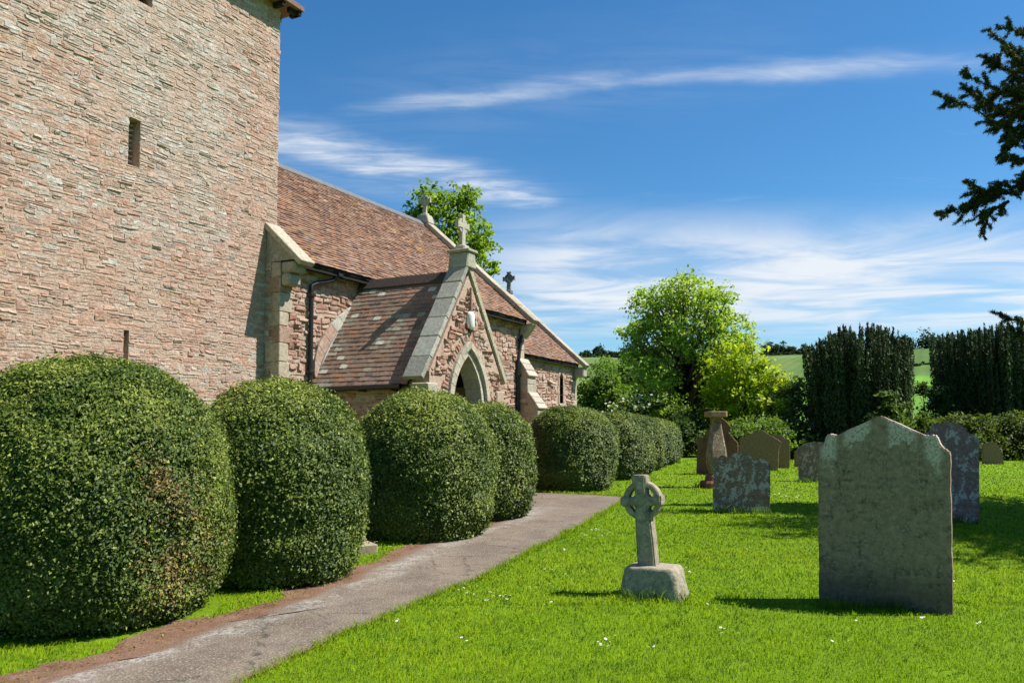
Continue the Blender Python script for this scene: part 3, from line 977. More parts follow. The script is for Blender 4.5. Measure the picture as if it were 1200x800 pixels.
    fl = resample([unp((p[0] + 1.5, p[1])) for p in ip], 16)
    V = []; F = []
    for k in range(16):
        x, z = fl[k][0], fl[k][2]
        V += [(x, NN - .06, z), (x + .09, NN - .04, z - .06), (x + .09, NN - .01, z - .06), (x, NN - .01, z)]
        if k < 15:
            F += [[k * 4 + q, k * 4 + (q + 1) % 4, k * 4 + 4 + (q + 1) % 4, k * 4 + 4 + q] for q in range(4)]
    np_mesh('mortar_fillet', np.array(V), np.array(F), M_DRESSED, root, (.46, .43, .40))


def build_chancel():
    CN, CE1, CEV, CSL = 10.9, 25.28, 3.74, .9
    CB = 2 * NAX - CN
    cz = lambda n: CEV + CSL * (n - 10.7)
    wd = empty('chancel_wall'); ch(wd)
    ez = cz(CN)
    win = (23.93, 24.20, 2.40, 3.45)
    bm = bmesh.new()
    for (a, b, z0, z1) in ((NE1 + .003, win[0], -.4, ez - .03), (win[1], CE1 - .302, -.4, ez - .03), (win[0] + .001, win[1] - .001, -.4, win[2]), (win[0] + .001, win[1] - .001, win[3], ez - .03)):
        box_bm(bm, (a, CN, z0), (b, CN + .5, z1))
    bm_obj('core', bm, M_MORTAR, wd); bm = bmesh.new()
    box_bm(bm, (NE1 + .003, CB - .5, -.4), (CE1 - .302, CB, ez - .03))
    bm_obj('north_side', bm, M_MORTAR, wd)
    bm = bmesh.new()
    prism_bm(bm, [(CE1 - .30, CN + .001, -.4), (CE1 - .30, CB - .001, -.4), (CE1 - .30, CB - .001, ez - .02), (CE1 - .30, NAX, cz(NAX) - .02), (CE1 - .30, CN + .001, ez - .02)], (.298, 0, 0))
    bm_obj('gable', bm, M_MORTAR, wd)
    stone_field(wd, (0, CN, 0), (1, 0, 0), (0, -1, 0), NE1 + .02, CE1 - .2, 1.0, ez - .06, (.08, .14), (.15, .40),
                lambda a, b, z0, z1: not (a < win[1] + .1 and b > win[0] - .1 and z1 > win[2] - .06 and z0 < win[3] + .12), red_col, (.012, .032), .02, 31, .014)
    quoin_col('quoin', wd, (CE1, CN, 0), (.8, ez - .08), (-1, 0, 0), (0, 1, 0), .34, .3, 9)
    # lancet window
    wn = empty('lancet_window'); ch(wn)
    bm = bmesh.new(); box_bm(bm, (win[0] + .002, CN + .20, win[2]), (win[1] - .002, CN + .22, win[3])); bm_obj('pane', bm, M_GLASSDARK, wn)
    mid_ = (win[0] + win[1]) / 2; hw = (win[1] - win[0]) / 2
    for s in (-1, 1):
        for k in range(3):
            z0, z1 = win[2] + k * .28, win[2] + (k + 1) * .28 - .01
            bm = bmesh.new(); a, b = sorted((mid_ + s * hw, mid_ + s * (hw + .10 + .04 * (k % 2))))
            box_bm(bm, (a, CN - .02, z0), (b, CN + .2, z1), .008); bm_obj('jamb_stone', bm, M_DRESSED, wn, col=(.43, .29, .22))
        P = [(mid_ + s * hw, win[2] + .84), (mid_ + s * (hw + .12), win[2] + .84), (mid_ + s * (hw * .7 + .10), win[3] - .02), (mid_, win[3] + .12), (mid_, win[3] - .05), (mid_ + s * hw * .62, win[3] - .13)]
        bm = bmesh.new(); prism_bm(bm, [(x, CN - .021, z) for x, z in P], (0, .2, 0), .006); bm_obj('head_stone', bm, M_DRESSED, wn, col=(.43, .29, .22))
    bm = bmesh.new(); prism_bm(bm, [(win[0] - .08, CN - .06, win[2] - .10), (win[0] - .08, CN - .06, win[2] - .03), (win[0] - .08, CN + .18, win[2] + .03), (win[0] - .08, CN + .18, win[2] - .10)], (hw * 2 + .16, 0, 0), .006)
    bm_obj('sill', bm, M_DRESSED, wn, col=(.42, .32, .25))
    rf = empty('chancel_roof'); ch(rf)
    L = math.hypot(1, CSL); S = (0, 1 / L, CSL / L); Nv = (0, -CSL / L, 1 / L)
    e0, e1 = NE1 + .02, CE1 - .22
    zr = cz(NAX); bm = bmesh.new()
    prism_bm(bm, [(e0, 10.7, CEV - .06), (e0, NAX, zr - .06), (e0, 2 * NAX - 10.7, CEV - .06), (e0, 2 * NAX - 10.7, CEV), (e0, NAX, zr), (e0, 10.7, CEV)], (e1 - e0, 0, 0))
    bm_obj('roof_deck', bm, M_TIMBER, rf)
    Sl = (NAX - 10.7) * L
    V, C, F1 = ordinary_tile_roof('tile', (e0, 10.68, CEV - .018), (1, 0, 0), e1 - e0, S, Sl, Nv, nave_tile, .102, .165, 6, rf)
    bulk('roof_tiles', V, C, F1, M_TILE, rf)
    bm = bmesh.new(); box_bm(bm, (e0, 10.72, CEV - .12), (e1, 10.75, CEV - .02)); box_bm(bm, (e0, 10.75, CEV - .1), (e1, CN - .03, CEV - .065)); bm_obj('eaves_board', bm, M_TIMBER, rf)
    cp = empty('chancel_gable_coping'); ch(cp)
    slab_run('coping_stone', (CE1 - .26, 10.5, cz(10.5) + .03), S, (NAX - 10.5) * L, (.32, 0, 0), Nv, .13, 5, M_DRESSED, cp, lambda r: tone(r, (.36, .32, .25), .9, 1.1))
    slab_run('coping_stone', (CE1 - .26, 2 * NAX - 10.5, cz(10.5) + .03), (0, -1 / L, CSL / L), (NAX - 10.5) * L, (.32, 0, 0), (0, CSL / L, 1 / L), .13, 5, M_DRESSED, cp, DRESS)
    bm = bmesh.new(); box_bm(bm, (CE1 - .25, 10.52, 3.3), (CE1 + .05, CN - .024, 3.62), .03); bm_obj('kneeler', bm, M_DRESSED, cp, col=(.38, .35, .28))
    ringed_cross((CE1 - .1, NAX, zr + .24), (0, 1, 0), .68, col=(.13, .14, .13))


PE0, PE1, PC, PF = 11.60, 14.10, 12.87, 7.70
PEV, PSL = 2.30, 1.46


def arch_pts(a, h, off, n, side):
    """one haunch of a pointed arch, from springing to apex"""
    rho = (h * h + a * a) / (2 * a); cx = a - rho
    rr = rho + off
    t1 = math.acos(min(1, -cx / rr)) if cx <= 0 else math.acos(-cx / rr)
    return [(side * (cx + rr * math.cos(t)), rr * math.sin(t)) for t in np.linspace(0, t1, n)]


def build_porch():
    AH, AA, ZS = .95, .50, 1.90
    wd = empty('porch_wall'); ch(wd)
    apz = PEV + PSL * (PC - 11.45) - .02
    g0 = -.3
    hz = lambda e: apz - PSL * abs(e - PC)
    arcL = [(PC + x, ZS + z) for x, z in arch_pts(AA, AH, .12, 12, -1)]
    arcR = [(PC + x, ZS + z) for x, z in arch_pts(AA, AH, .12, 12, 1)]
    left = [(PE0, g0), (PE0, hz(PE0)), (PC, apz), (PC, arcL[-1][1])] + arcL[::-1] + [(arcL[0][0], g0)]
    right = [(PE1, g0), (PE1, hz(PE1)), (PC, apz), (PC, arcR[-1][1])] + arcR[::-1] + [(arcR[0][0], g0)]
    bm = bmesh.new()
    prism_bm(bm, [(x, PF, z) for x, z in left], (0, .36, 0)); bm_obj('gable', bm, M_MORTAR, wd); bm = bmesh.new(); prism_bm(bm, [(x, PF, z) for x, z in right], (0, .36, 0))
    bm_obj('gable', bm, M_MORTAR, wd)
    bm = bmesh.new()
    box_bm(bm, (PE0, PF + .361, g0), (PE0 + .32, NN - .05, 2.34)); bm_obj('side_wall', bm, M_MORTAR, wd); bm = bmesh.new(); box_bm(bm, (PE1 - .32, PF + .361, g0), (PE1, NN - .05, 2.34))
    bm_obj('side_wall', bm, M_MORTAR, wd)
    aro = lambda x, z, off: z < ZS and abs(x) < AA + off or z >= ZS and (lambda rho: math.hypot(abs(x) - (AA - rho), z - ZS) < rho + off)((AH * AH + AA * AA) / (2 * AA))

    def inside(a, b, z0, z1):
        if z1 > min(hz(a), hz(b)) + .03: return False
        for x in (a, b, (a + b) / 2):
            for z in (z0, z1):
                if aro(x - PC, z,   .33 if z > ZS + .3 else .16): return False
        if a < PE0 + .24 and z1 < 2.5: return False
        return True
    stone_field(wd, (0, PF, 0), (1, 0, 0), (0, -1, 0), PE0 + .05, PE1 - .03, .8, apz - .1, (.06, .115), (.09, .26), inside, red_col, (.012, .038), .015, 41, .012)
    stone_field(wd, (PE0, 0, 0), (0, -1, 0), (-1, 0, 0), -NN + .1, -PF - .02, .8, 2.26, (.055, .085), (.14, .32), lambda *q: True, red_col, (.008, .022), .01, 42, .012)
    # fan of rough stones round the arch
    r = np.random.default_rng(5)
    rho = (AH * AH + AA * AA) / (2 * AA); cx = AA - rho
    for s in (-1, 1):
        t1 = math.acos(-cx / (rho + .3)); t = .08
        while t < t1 - .02:
            dt = r.uniform(.04, .065)
            r0, r1 = rho + .245, rho + r.uniform(.36, .44)
            gu = FU[None].repeat(4, 0); gv = FV[:, None].repeat(5, 1)
            rr = r0 + gu * (r1 - r0); tt = t + gv * (dt - .012) + r.normal(0, .003, gv.shape)
            x = PC + s * (cx + rr * np.cos(tt)); z = ZS + rr * np.sin(tt)
            dep = np.full(x.shape, -.012); dep[1:3, 1:4] = r.uniform(.012, .035) * (1 + r.normal(0, .2, (2, 3)))
            P = np.stack([x, PF - dep, z], -1).reshape(-1, 3)
            ALL_STONES.append((wd, P if s > 0 else P.reshape(4, 5, 3)[::-1].reshape(-1, 3), pick(r, RED), (r1 - r0) * .08)); t += dt
    quoin_col('quoin', wd, (PE0, PF, 0), (.7, 2.22), (1, 0, 0), (0, 1, 0), .28, .28, 12)
    quoin_col('quoin', wd, (PE1, PF, 0), (.7, 2.0), (-1, 0, 0), (0, 1, 0), .22, .28, 13)
    # doorway: outer hood and inner order, stone by stone
    dr = empty('porch_doorway'); ch(dr)
    rr_ = random.Random(3)
    for s in (-1, 1):
        for (o0, o1, y0, y1, nst, colr) in ((.115, .235, PF - .075, PF + .10, 7, (.43, .385, .295)), (.0, .112, PF - .015, PF + .34, 6, (.45, .40, .31))):
            A = arch_pts(AA, AH, o0, nst * 3 + 1, s); B = arch_pts(AA, AH, o1, nst * 3 + 1, s)
            for k in range(nst):
                a_ = [A[k * 3 + q] for q in range(4)]; b_ = [B[k * 3 + q] for q in range(4)]
                P = [(PC + x, y0, ZS + z + .003) for x, z in a_ + b_[::-1]]
                bm = bmesh.new(); prism_bm(bm, P, (0, y1 - y0, 0), .008)
                bm_obj('voussoir', bm, M_DRESSED, dr, col=tone(rr_, colr, .86, 1.12))
        z = .0
        while z < ZS - .01:
            z2 = min(z + rr_.uniform(.28, .4), ZS)
            a, b = sorted((PC + s * (AA + .001), PC + s * (AA + .112)))
            bm = bmesh.new(); box_bm(bm, (a, PF - .015, z + .003), (b, PF + .34, z2 - .003), .008); bm_obj('jamb_stone', bm, M_DRESSED, dr, col=tone(rr_, (.45, .40, .31), .86, 1.1))
            z = z2
        a, b = sorted((PC + s * (AA + .115), PC + s * (AA + .30)))
        bm = bmesh.new(); box_bm(bm, (a, PF - .095, ZS - .12), (b, PF + .05, ZS), .02); bm_obj('hood_stop', bm, M_DRESSED, dr, col=(.40, .34, .26))
    # inner church door, floor
    bm = bmesh.new()
    for k in range(6):
        box_bm(bm, (PC - .48 + k * .16, NN - .07, .15), (PC - .48 + k * .16 + .153, NN - .045, 2.35))
    bm_obj('inner_door', bm, M_DOOR, dr)
    bm = bmesh.new(); box_bm(bm, (PE0 + .33, PF + .02, .02), (PE1 - .33, NN - .07, .235)); bm_obj('porch_floor', bm, M_DRESSED, dr, col=(.30, .27, .22))
    # roof, west slope built tile by tile
    rf = empty('porch_roof'); ch(rf)
    L = math.hypot(1, PSL)
    n0, n1 = 8.03, NN - .02
    zr = PEV + PSL * (PC - 11.45)
    bm = bmesh.new()
    er = 2 * PC - 11.45
    prism_bm(bm, [(11.45, n0, PEV - .06), (11.45, n0, PEV), (PC, n0, zr), (er, n0, PEV), (er, n0, PEV - .06), (PC, n0, zr - .08)], (0, n1 - n0, 0))
    bm_obj('roof_deck', bm, M_TIMBER, rf)
    Sv = np.array([1 / L, 0, PSL / L]); Nv = np.array([-PSL / L, 0, 1 / L])
    Sl = (PC - 11.45) * L
    V, C, F1 = ordinary_tile_roof('tile', (11.43, n1, PEV - .03), (0, -1, 0), n1 - n0, Sv, Sl + .02, Nv, porch_tile, .104, .165, 8, rf, .017, .015, None, .55)
    order = sorted(range(len(V)), key=lambda k: V[k][:, 2].mean())
    for k in order[:300]:
        # sag each tile a little so that no two are alike
        np_mesh('tile', V[k], F1, M_TILE, rf, np.tile(C[k], (8, 1)))
    if len(order) > 300:
        bulk('upper_tiles', [V[k] for k in order[300:]], [C[k] for k in order[300:]], F1, M_TILE, rf)
    Se = np.array([-1 / L, 0, PSL / L]); Ne = np.array([PSL / L, 0, 1 / L])
    V, C, F1 = ordinary_tile_roof('tile', (2 * PC - 11.43, n0, PEV - .03), (0, 1, 0), n1 - n0, Se, Sl + .02, Ne, porch_tile, .104, .165, 9, rf, .017, .015, None, .55)
    bulk('east_tiles', V, C, F1, M_TILE, rf)
    y = n0
    while y < n1 - .02:
        y2 = min(y + .36, n1)
        bm = bmesh.new(); prism_bm(bm, [(PC - .12, y + .003, zr - .10), (PC, y + .003, zr + .09), (PC + .12, y + .003, zr - .10), (PC + .12, y + .003, zr - .14), (PC, y + .003, zr + .05), (PC - .12, y + .003, zr - .14)], (0, y2 - y - .006, 0))
        bm_obj('ridge_tile', bm, M_TILE, rf, col=(.075, .055, .045)); y = y2
    V_, F_ = tube_np([(11.37, n1 - .02, PEV - .075), (11.37, n0 + .1, PEV - .06)], .05, 10)
    gt = empty('porch_gutter'); ch(gt)
    np_mesh('trough', V_, F_, M_BLACK, gt, None, True)
    for y in (8.3, 9.0, 9.7):
        bm = bmesh.new(); box_bm(bm, (11.33, y, PEV - .13), (PE0 - .03, y + .03, PEV - .10)); bm_obj('bracket', bm, M_BLACK, gt)
    V_, F_ = tube_np(resample([(11.37, 10.04, PEV - .1), (11.40, 10.03, 2.0), (11.45, 10.02, 1.7), (11.45, 10.02, .3)], 16), .045, 10)
    np_mesh('outlet_pipe', V_, F_, M_BLACK, gt, None, True)
    bm = bmesh.new(); box_bm(bm, (11.36, 9.96, 1.78), (11.56, 10.13, 2.16), .02); bm_obj('hopper', bm, M_BLACK, gt)
    # gable copings
    cp = empty('porch_gable_coping'); ch(cp)
    off = .115
    O = np.array([11.45, 7.63, PEV]) + Nv * off - Sv * .04
    slab_run('coping_stone', O, Sv, Sl + .06, (0, .40, 0), Nv, .085, 6, M_DRESSED, cp, lambda r: tone(r, (.34, .33, .275), .8, 1.2), .007, 5)
    O = np.array([2 * PC - 11.45 - .06, 7.66, PEV + .087]) + Ne * .02 - Se * .0
    slab_run('coping_stone', O, Se, Sl - .02, (0, .37, 0), Ne, .12, 6, M_DRESSED, cp, lambda r: tone(r, (.40, .36, .26), .9, 1.1), .007, 6)
    for s, ee in ((-1, 11.47), (1, 2 * PC - 11.50)):
        bm = bmesh.new()
        a, b = sorted((ee, ee - s * .34))
        box_bm(bm, (a, 7.655, 1.96), (b, 8.02, 2.30 if s < 0 else 2.26), .02)
        for v in bm.verts:
            if v.co.z < 2.05: v.co.x = (max(v.co.x, PE0 - .03) if s < 0 else min(v.co.x, PE1 + .03))
        bm_obj('kneeler', bm, M_DRESSED, cp, col=(.40, .37, .28) if s < 0 else (.42, .30, .22))
    bm = bmesh.new(); prism_bm(bm, [(PC - .18, 7.62, zr + .10), (PC + .18, 7.62, zr + .10), (PC + .12, 7.62, zr + .40), (PC - .12, 7.62, zr + .40)], (0, .42, 0), .02)
    bm_obj('apex_stone', bm, M_DRESSED, cp, col=(.36, .335, .26))
    bm = bmesh.new(); box_bm(bm, (PC - .17, 7.59, zr + .395), (PC + .17, 8.07, zr + .45), .012); bm_obj('apex_cap', bm, M_DRESSED, cp, col=(.38, .35, .27))
    ringed_cross((PC, 7.83, zr + .52), (1, 0, 0), .60, col=(.42, .39, .30))
    # bulkhead lamp on the gable with its conduit
    lp = empty('porch_lamp'); ch(lp)
    V, F = tube_np([(PC + .02, PF - .05, 3.33), (PC + .02, PF - .05, 3.35), (PC + .02, PF - .05, 3.40), (PC + .02, PF - .05, 3.60), (PC + .02, PF - .05, 3.66), (PC + .02, PF - .05, 3.68)], [.03, .07, .088, .088, .07, .03], 16)
    V[:, 1] = PF - .03 + (V[:, 1] - (PF - .05)) * 1.0
    np_mesh('cover', V, F, M_WHITE, lp, None, True)
    bm = bmesh.new(); box_bm(bm, (PC - .05, PF - .07, 3.30), (PC + .09, PF + .02, 3.35), .01); bm_obj('base', bm, M_BLACK, lp)
    bm = bmesh.new(); box_bm(bm, (PC - .0, PF - .075, 3.68), (PC + .035, PF - .03, 4.12), .005); bm_obj('conduit', bm, M_DRESSED, lp, col=(.40, .27, .21))


build_tower()
build_nave()
build_chancel()
build_porch()

# the 300 stones that show largest become parts; the rest of each wall is joined
sc_ = []
for k, (wall, P, col, area) in enumerate(ALL_STONES):
    q = proj(P)
    x0, y0 = q.min(0); x1, y1 = q.max(0)
    vis = x1 > 0 and x0 < 1200 and y1 > 0 and y0 < 480
    for (e_, n_, z_, R_, H_) in HEDGES[:2]:
        c = proj(np.array([[e_, n_, z_ + H_ * .5]]))[0]
        rr = R_ * FPX / math.hypot(e_, n_)
        if abs((x0 + x1) / 2 - c[0]) < rr * .92 and (y0 + y1) / 2 > c[1] - (c[1] - proj(np.array([[e_, n_, z_ + H_]]))[0][1]) * .9: vis = False
    sc_.append((x1 - x0) * (y1 - y0) if vis else 0)
big = set(np.argsort(-np.array(sc_))[:300].tolist())
rest = {}
for k, (wall, P, col, area) in enumerate(ALL_STONES):
    if k in big:
        np_mesh('stone', P, GF, M_WALL, wall, np.tile(col, (20, 1)))
    else:
        rest.setdefault(wall.name, (wall, [], []))[1].append(P); rest[wall.name][2].append(col)
for wall, Ps, Cs in rest.values():
    F = (np.arange(len(Ps))[:, None, None] * 20 + GF[None]).reshape(-1, 4)
    tag(np_mesh('rubble_stones', np.concatenate(Ps), F, M_WALL, wall, np.repeat(np.array(Cs), 20, 0)), kind='stuff')


# ------------------------------------------------------------------ leaves
def leaf_quads(P, Nrm, T, L, Wd, fold=.18):
    """diamond leaves: P centre, Nrm facing, T pointing"""
    T = T - Nrm * (T * Nrm).sum(1, keepdims=True); T /= np.linalg.norm(T, axis=1, keepdims=True) + 1e-9
    B = np.cross(Nrm, T)
    L = np.broadcast_to(np.asarray(L, float), (len(P),))[:, None]; Wd = np.broadcast_to(np.asarray(Wd, float), (len(P),))[:, None]
    V = np.stack([P - T * L * .5, P + B * Wd * .5 - Nrm * L * fold * .4, P + T * L * .5 - Nrm * L * fold, P - B * Wd * .5 - Nrm * L * fold * .4], 1)
    F = np.arange(len(P) * 4).reshape(-1, 4)
    return V.reshape(-1, 3), F


def leaf_tris(P, Nrm, T, L, Wd):
    T = T - Nrm * (T * Nrm).sum(1, keepdims=True); T /= np.linalg.norm(T, axis=1, keepdims=True) + 1e-9
    B = np.cross(Nrm, T)
    L = np.broadcast_to(np.asarray(L, float), (len(P),))[:, None]; Wd = np.broadcast_to(np.asarray(Wd, float), (len(P),))[:, None]
    V = np.stack([P - T * L * .4 - B * Wd * .5, P - T * L * .4 + B * Wd * .5, P + T * L * .6], 1)
    return V.reshape(-1, 3), np.arange(len(P) * 3).reshape(-1, 3)


def unit(a): return a / (np.linalg.norm(a, axis=-1, keepdims=True) + 1e-9)


# ------------------------------------------------------------------ clipped hedges along the path
PROF = np.array([(.80, 0), (.90, .08), (.97, .22), (1.0, .42), (.985, .56), (.93, .70), (.83, .81), (.68, .90), (.48, .96), (.25, .99), (0, 1.0)])
H_LABEL = ['huge domed clipped bush in front of the tower with a browned patch',
           'second domed clipped bush along the path, just behind the huge browned one',
           'round clipped bush under the tiled porch roof with a stone plinth at its foot',
           'narrow clipped bush beside the porch doorway where the path turns in',
           'clipped bush across the path turn, in front of the stepped buttress',
           'second clipped bush of the receding row beyond the path turn',
           'third clipped bush of the receding row beyond the path turn',
           'fourth clipped bush of the receding row beyond the path turn',
           'fifth clipped bush of the receding row beyond the path turn',
           'sixth clipped bush of the receding row, next to last before the trees',
           'last and smallest clipped bush of the receding row, under the dark trees']
H_N = [260000, 170000, 120000, 80000, 64000, 32000, 26000, 24000, 22000, 20000, 18000]
H_L = [.0225, .025, .029, .032, .036, .040, .042, .044, .046, .048, .05]


def build_hedge(k):
    e, n, z0, R, H = HEDGES[k]
    r = np.random.default_rng(100 + k)
    ctr = np.array([e, n, z0])
    pr = PROF.copy()
    if k == 4: pr[:, 0] = pr[:, 0] ** .8
    if k > 4: pr[1:, 0] = pr[1:, 0] ** .95
    seg = np.hypot(np.diff(pr[:, 0]) * R, np.diff(pr[:, 1]) * H)
    rm = (pr[1:, 0] + pr[:-1, 0]) / 2
    cum = np.r_[0, np.cumsum(seg * rm)]; cum /= cum[-1]
    N = int(H_N[k] * 1.55)
    u = r.random(N); i = np.clip(np.searchsorted(cum, u) - 1, 0, len(seg) - 1)
    f = (u - cum[i]) / (cum[i + 1] - cum[i])
    rad = (pr[i, 0] + (pr[i + 1, 0] - pr[i, 0]) * f) * R; z = (pr[i, 1] + (pr[i + 1, 1] - pr[i, 1]) * f) * H
    th = r.random(N) * 2 * np.pi
    dr_ = (pr[i + 1, 0] - pr[i, 0]) * R; dz_ = (pr[i + 1, 1] - pr[i, 1]) * H
    nr, nz = dz_, -dr_; q = np.hypot(nr, nz)
    nrm = np.stack([np.cos(th) * nr / q, np.sin(th) * nr / q, nz / q], 1)
    P = ctr + np.stack([np.cos(th) * rad, np.sin(th) * rad, z], 1)
    facing = (unit(np.array([0, 0, EYE]) - P) * nrm).sum(1)
    keep = r.random(N) < np.where(facing > -.20, 1, .09)
    P, nrm, z, th = P[keep], nrm[keep], z[keep], th[keep]; N = len(P)
    lump = (fbm(P, 1.7, k, 3) - .5) * .18 * R + (vnoise(P, 6., k) - .5) * .04 - .03 * (vnoise(P, 13., k + 3) > .84)
    off = r.normal(-.016, .024, N) + np.where(r.random(N) < .04, r.uniform(.01, .055, N), 0)
    # sparse, looser growth near the ground
    low = np.clip(1 - z / (.16 * H), 0, 1)
    P = P + nrm * (lump + off - low * r.random(N) * .10)[:, None]
    P[:, 2] = np.maximum(P[:, 2], ground_z(P[:, 0], P[:, 1]) + .01)
    nn = unit(nrm * .75 + r.normal(0, .48 if k < 4 else .34, (N, 3)) + np.array([0, 0, .15]))
    T = r.normal(0, 1, (N, 3)) + nrm * .5 + np.array([0, 0, .4])
    L = H_L[k] * r.uniform(.6, 1.35, N)
    V, F = leaf_tris(P, nn, T, L, L * r.uniform(.6, .85, N))
    g = fbm(P, 2.3, 60 + k, 3); g2 = vnoise(P, 22., 61 + k)
    dark = np.array([.056, .094, .012]); mid = np.array([.185, .235, .03]); young_lit = np.array([.24, .28, .05]); brown = np.array([.225, .155, .045])
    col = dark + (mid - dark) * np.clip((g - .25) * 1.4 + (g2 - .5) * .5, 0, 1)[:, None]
    yp = .10 + .50 * np.clip((nrm[:, 2] - .15) / .7, 0, 1) * np.clip((g - .2) * 2.2, .3, 1.2) + .14 * (g > .55)  # new growth, and sunlit paleness of the tops put into leaf colour
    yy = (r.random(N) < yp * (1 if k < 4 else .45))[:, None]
    col = np.where(yy, young_lit * r.uniform(.75, 1.2, (N, 1)), col)
    bp = np.zeros(N)
    q = proj(P)
    if k == 0:
        bp = np.exp(-(((q[:, 0] - 206) / 34) ** 2 + ((q[:, 1] - 640) / 70) ** 2)) * 1.1 + .7 * np.exp(-(((q[:, 0] - 190) / 22) ** 2 + ((q[:, 1] - 570) / 40) ** 2))
        bp *= np.clip((vnoise(P, 7., 9) - .15) * 1.6, 0, 1)
    if k == 4:
        bp = np.exp(-(((q[:, 0] - 628) / 10) ** 2 + ((q[:, 1] - 510) / 28) ** 2)) * .6
    if k == 1:
        bp = np.exp(-(((q[:, 0] - 262) / 26) ** 2 + ((q[:, 1] - 458) / 12) ** 2)) * .35
    bb = (r.random(N) < bp)[:, None]
    col = np.where(bb, brown * r.uniform(.5, 1.3, (N, 1)), col)
    col = col * (r.uniform(.72, 1.3, (N, 1)) if k < 4 else r.uniform(.9, 1.1, (N, 1)))
    # inner mass of twigs that stops light
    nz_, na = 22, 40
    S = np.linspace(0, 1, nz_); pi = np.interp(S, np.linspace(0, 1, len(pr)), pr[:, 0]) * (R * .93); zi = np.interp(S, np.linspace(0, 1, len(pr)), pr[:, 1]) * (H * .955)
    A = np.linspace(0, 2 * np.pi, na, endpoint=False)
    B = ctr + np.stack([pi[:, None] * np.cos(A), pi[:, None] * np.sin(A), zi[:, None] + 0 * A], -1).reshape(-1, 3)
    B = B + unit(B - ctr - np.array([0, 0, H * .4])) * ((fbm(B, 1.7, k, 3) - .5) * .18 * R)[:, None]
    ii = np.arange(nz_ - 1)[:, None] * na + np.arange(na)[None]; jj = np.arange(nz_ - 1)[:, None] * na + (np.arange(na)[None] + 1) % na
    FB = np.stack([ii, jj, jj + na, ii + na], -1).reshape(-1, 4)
    root = empty('clipped_hedge', (e, n, z0), 0, H_LABEL[k], 'hedge', 'clipped domed bushes along the church path')
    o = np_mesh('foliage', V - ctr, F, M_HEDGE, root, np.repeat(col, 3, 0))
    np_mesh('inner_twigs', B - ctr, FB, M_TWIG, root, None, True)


for k in range(len(HEDGES)):
    build_hedge(k)


# ------------------------------------------------------------------ lawn
def build_grass():
    r = np.random.default_rng(5)
    V_, F_, C_, n0 = [], [], [], 0
    for (d0, d1, N, wpx, hh) in ((3.6, 6.5, 135000, .62, .040), (6.5, 10.5, 115000, .7, .038), (10.5, 17, 80000, .8, .040), (17, 33, 55000, .95, .05)):
        d = d0 + (d1 - d0) * r.random(N) ** 1.25
        rr = (r.random(N) * 1.50 - .72) * (d + .6)
        P = RGT[None] * rr[:, None] + FWD[None] * d[:, None]
        if d1 < 40:
            k = (P[:, 1] < 8.2) & ~in_poly(P, PATH_POLY)
            s = in_poly(P, SOIL_POLY) & (r.random(N) > .05)
            k &= ~s
            for (e, n, z, R, H) in HEDGES:
                k &= np.hypot(P[:, 0] - e, P[:, 1] - n) > R * .86
            for (e, n, z, R, H) in HEDGES[:3]:
                k &= (np.hypot(P[:, 0] - e, P[:, 1] - n) > R * .97) | (P[:, 0] < e - R * .55) | (r.random(len(P)) < .05)
            P = P[k]
        N2 = len(P)
        P[:, 2] = ground_z(P[:, 0], P[:, 1])
        dd = P @ FWD
        g = fbm(P[:, :2], .9, 21, 3); g2 = fbm(P[:, :2], 5., 22, 2); g3 = fbm(P[:, :2], .3, 23, 2)
        # worn shorter right beside the path, longer against the stones
        g4 = vnoise(P[:, :2], 11., 29)
        Hb = hh * (.35 + .75 * g2 + .6 * (g - .4) + .9 * np.clip(g4 - .5, 0, 1)) * r.uniform(.55, 1.35, N2)
        Wb = np.maximum(.0029, dd / FPX * wpx) * r.uniform(.7, 1.35, N2)
        az_ = r.random(N2) * 2 * np.pi
        side = np.stack([np.cos(az_), np.sin(az_), 0 * az_], 1)
        ln = r.random(N2) * 2 * np.pi; la = r.uniform(.2, 1.15, N2)
        lean = np.stack([np.cos(ln) * la, np.sin(ln) * la, 0 * ln], 1) + np.array([.10, -.12, 0])
        up = np.array([0, 0, 1.0])
        a = P - side * Wb[:, None] * .5; b = P + side * Wb[:, None] * .5
        m = P + (up * .58 + lean * .30) * Hb[:, None]
        m1 = m - side * Wb[:, None] * .42; m2 = m + side * Wb[:, None] * .42
        tip = P + (up * (1 - .35 * la[:, None]) + lean * .95) * Hb[:, None]
        V = np.stack([a, b, m2, m1, tip], 1).reshape(-1, 3)
        base = np.arange(N2)[:, None] * 5
        Fq = base + np.array([0, 1, 2, 3]); Ft = base + np.array([3, 2, 4])
        c1 = np.array([.225, .375, .005]); c2 = np.array([.32, .47, .006]); c3 = np.array([.35, .44, .016]); c4 = np.array([.105, .215, .006])
        t = np.clip((g - .3) * 1.7 + r.normal(0, .25, N2), 0, 1)[:, None]
        c = c1 * (1 - t) + c2 * t
        c = np.where((g3 > .56)[:, None] & (r.random((N2, 1)) < .35), c3, c)
        c = np.where((g2 < .38)[:, None] & (r.random((N2, 1)) < .6), c4, c)
        c = np.where((g4 < .34)[:, None] & (r.random((N2, 1)) < .55), c4 * .9, c)
        straw = r.random(N2) < .012
        c[straw] = (.30, .27, .10)
        c = c * r.uniform(.82, 1.16, (N2, 1))
        V_.append(V); F_.append((Fq + n0, Ft + n0)); C_.append(np.repeat(c, 5, 0)); n0 += len(V)
    o = np_mesh('lawn_grass', np.concatenate(V_), [np.concatenate([f[0] for f in F_]), np.concatenate([f[1] for f in F_])], M_GRASS, None, np.concatenate(C_))
    tag(o, 'short bright green grass growing over the churchyard', 'grass', kind='stuff')


build_grass()


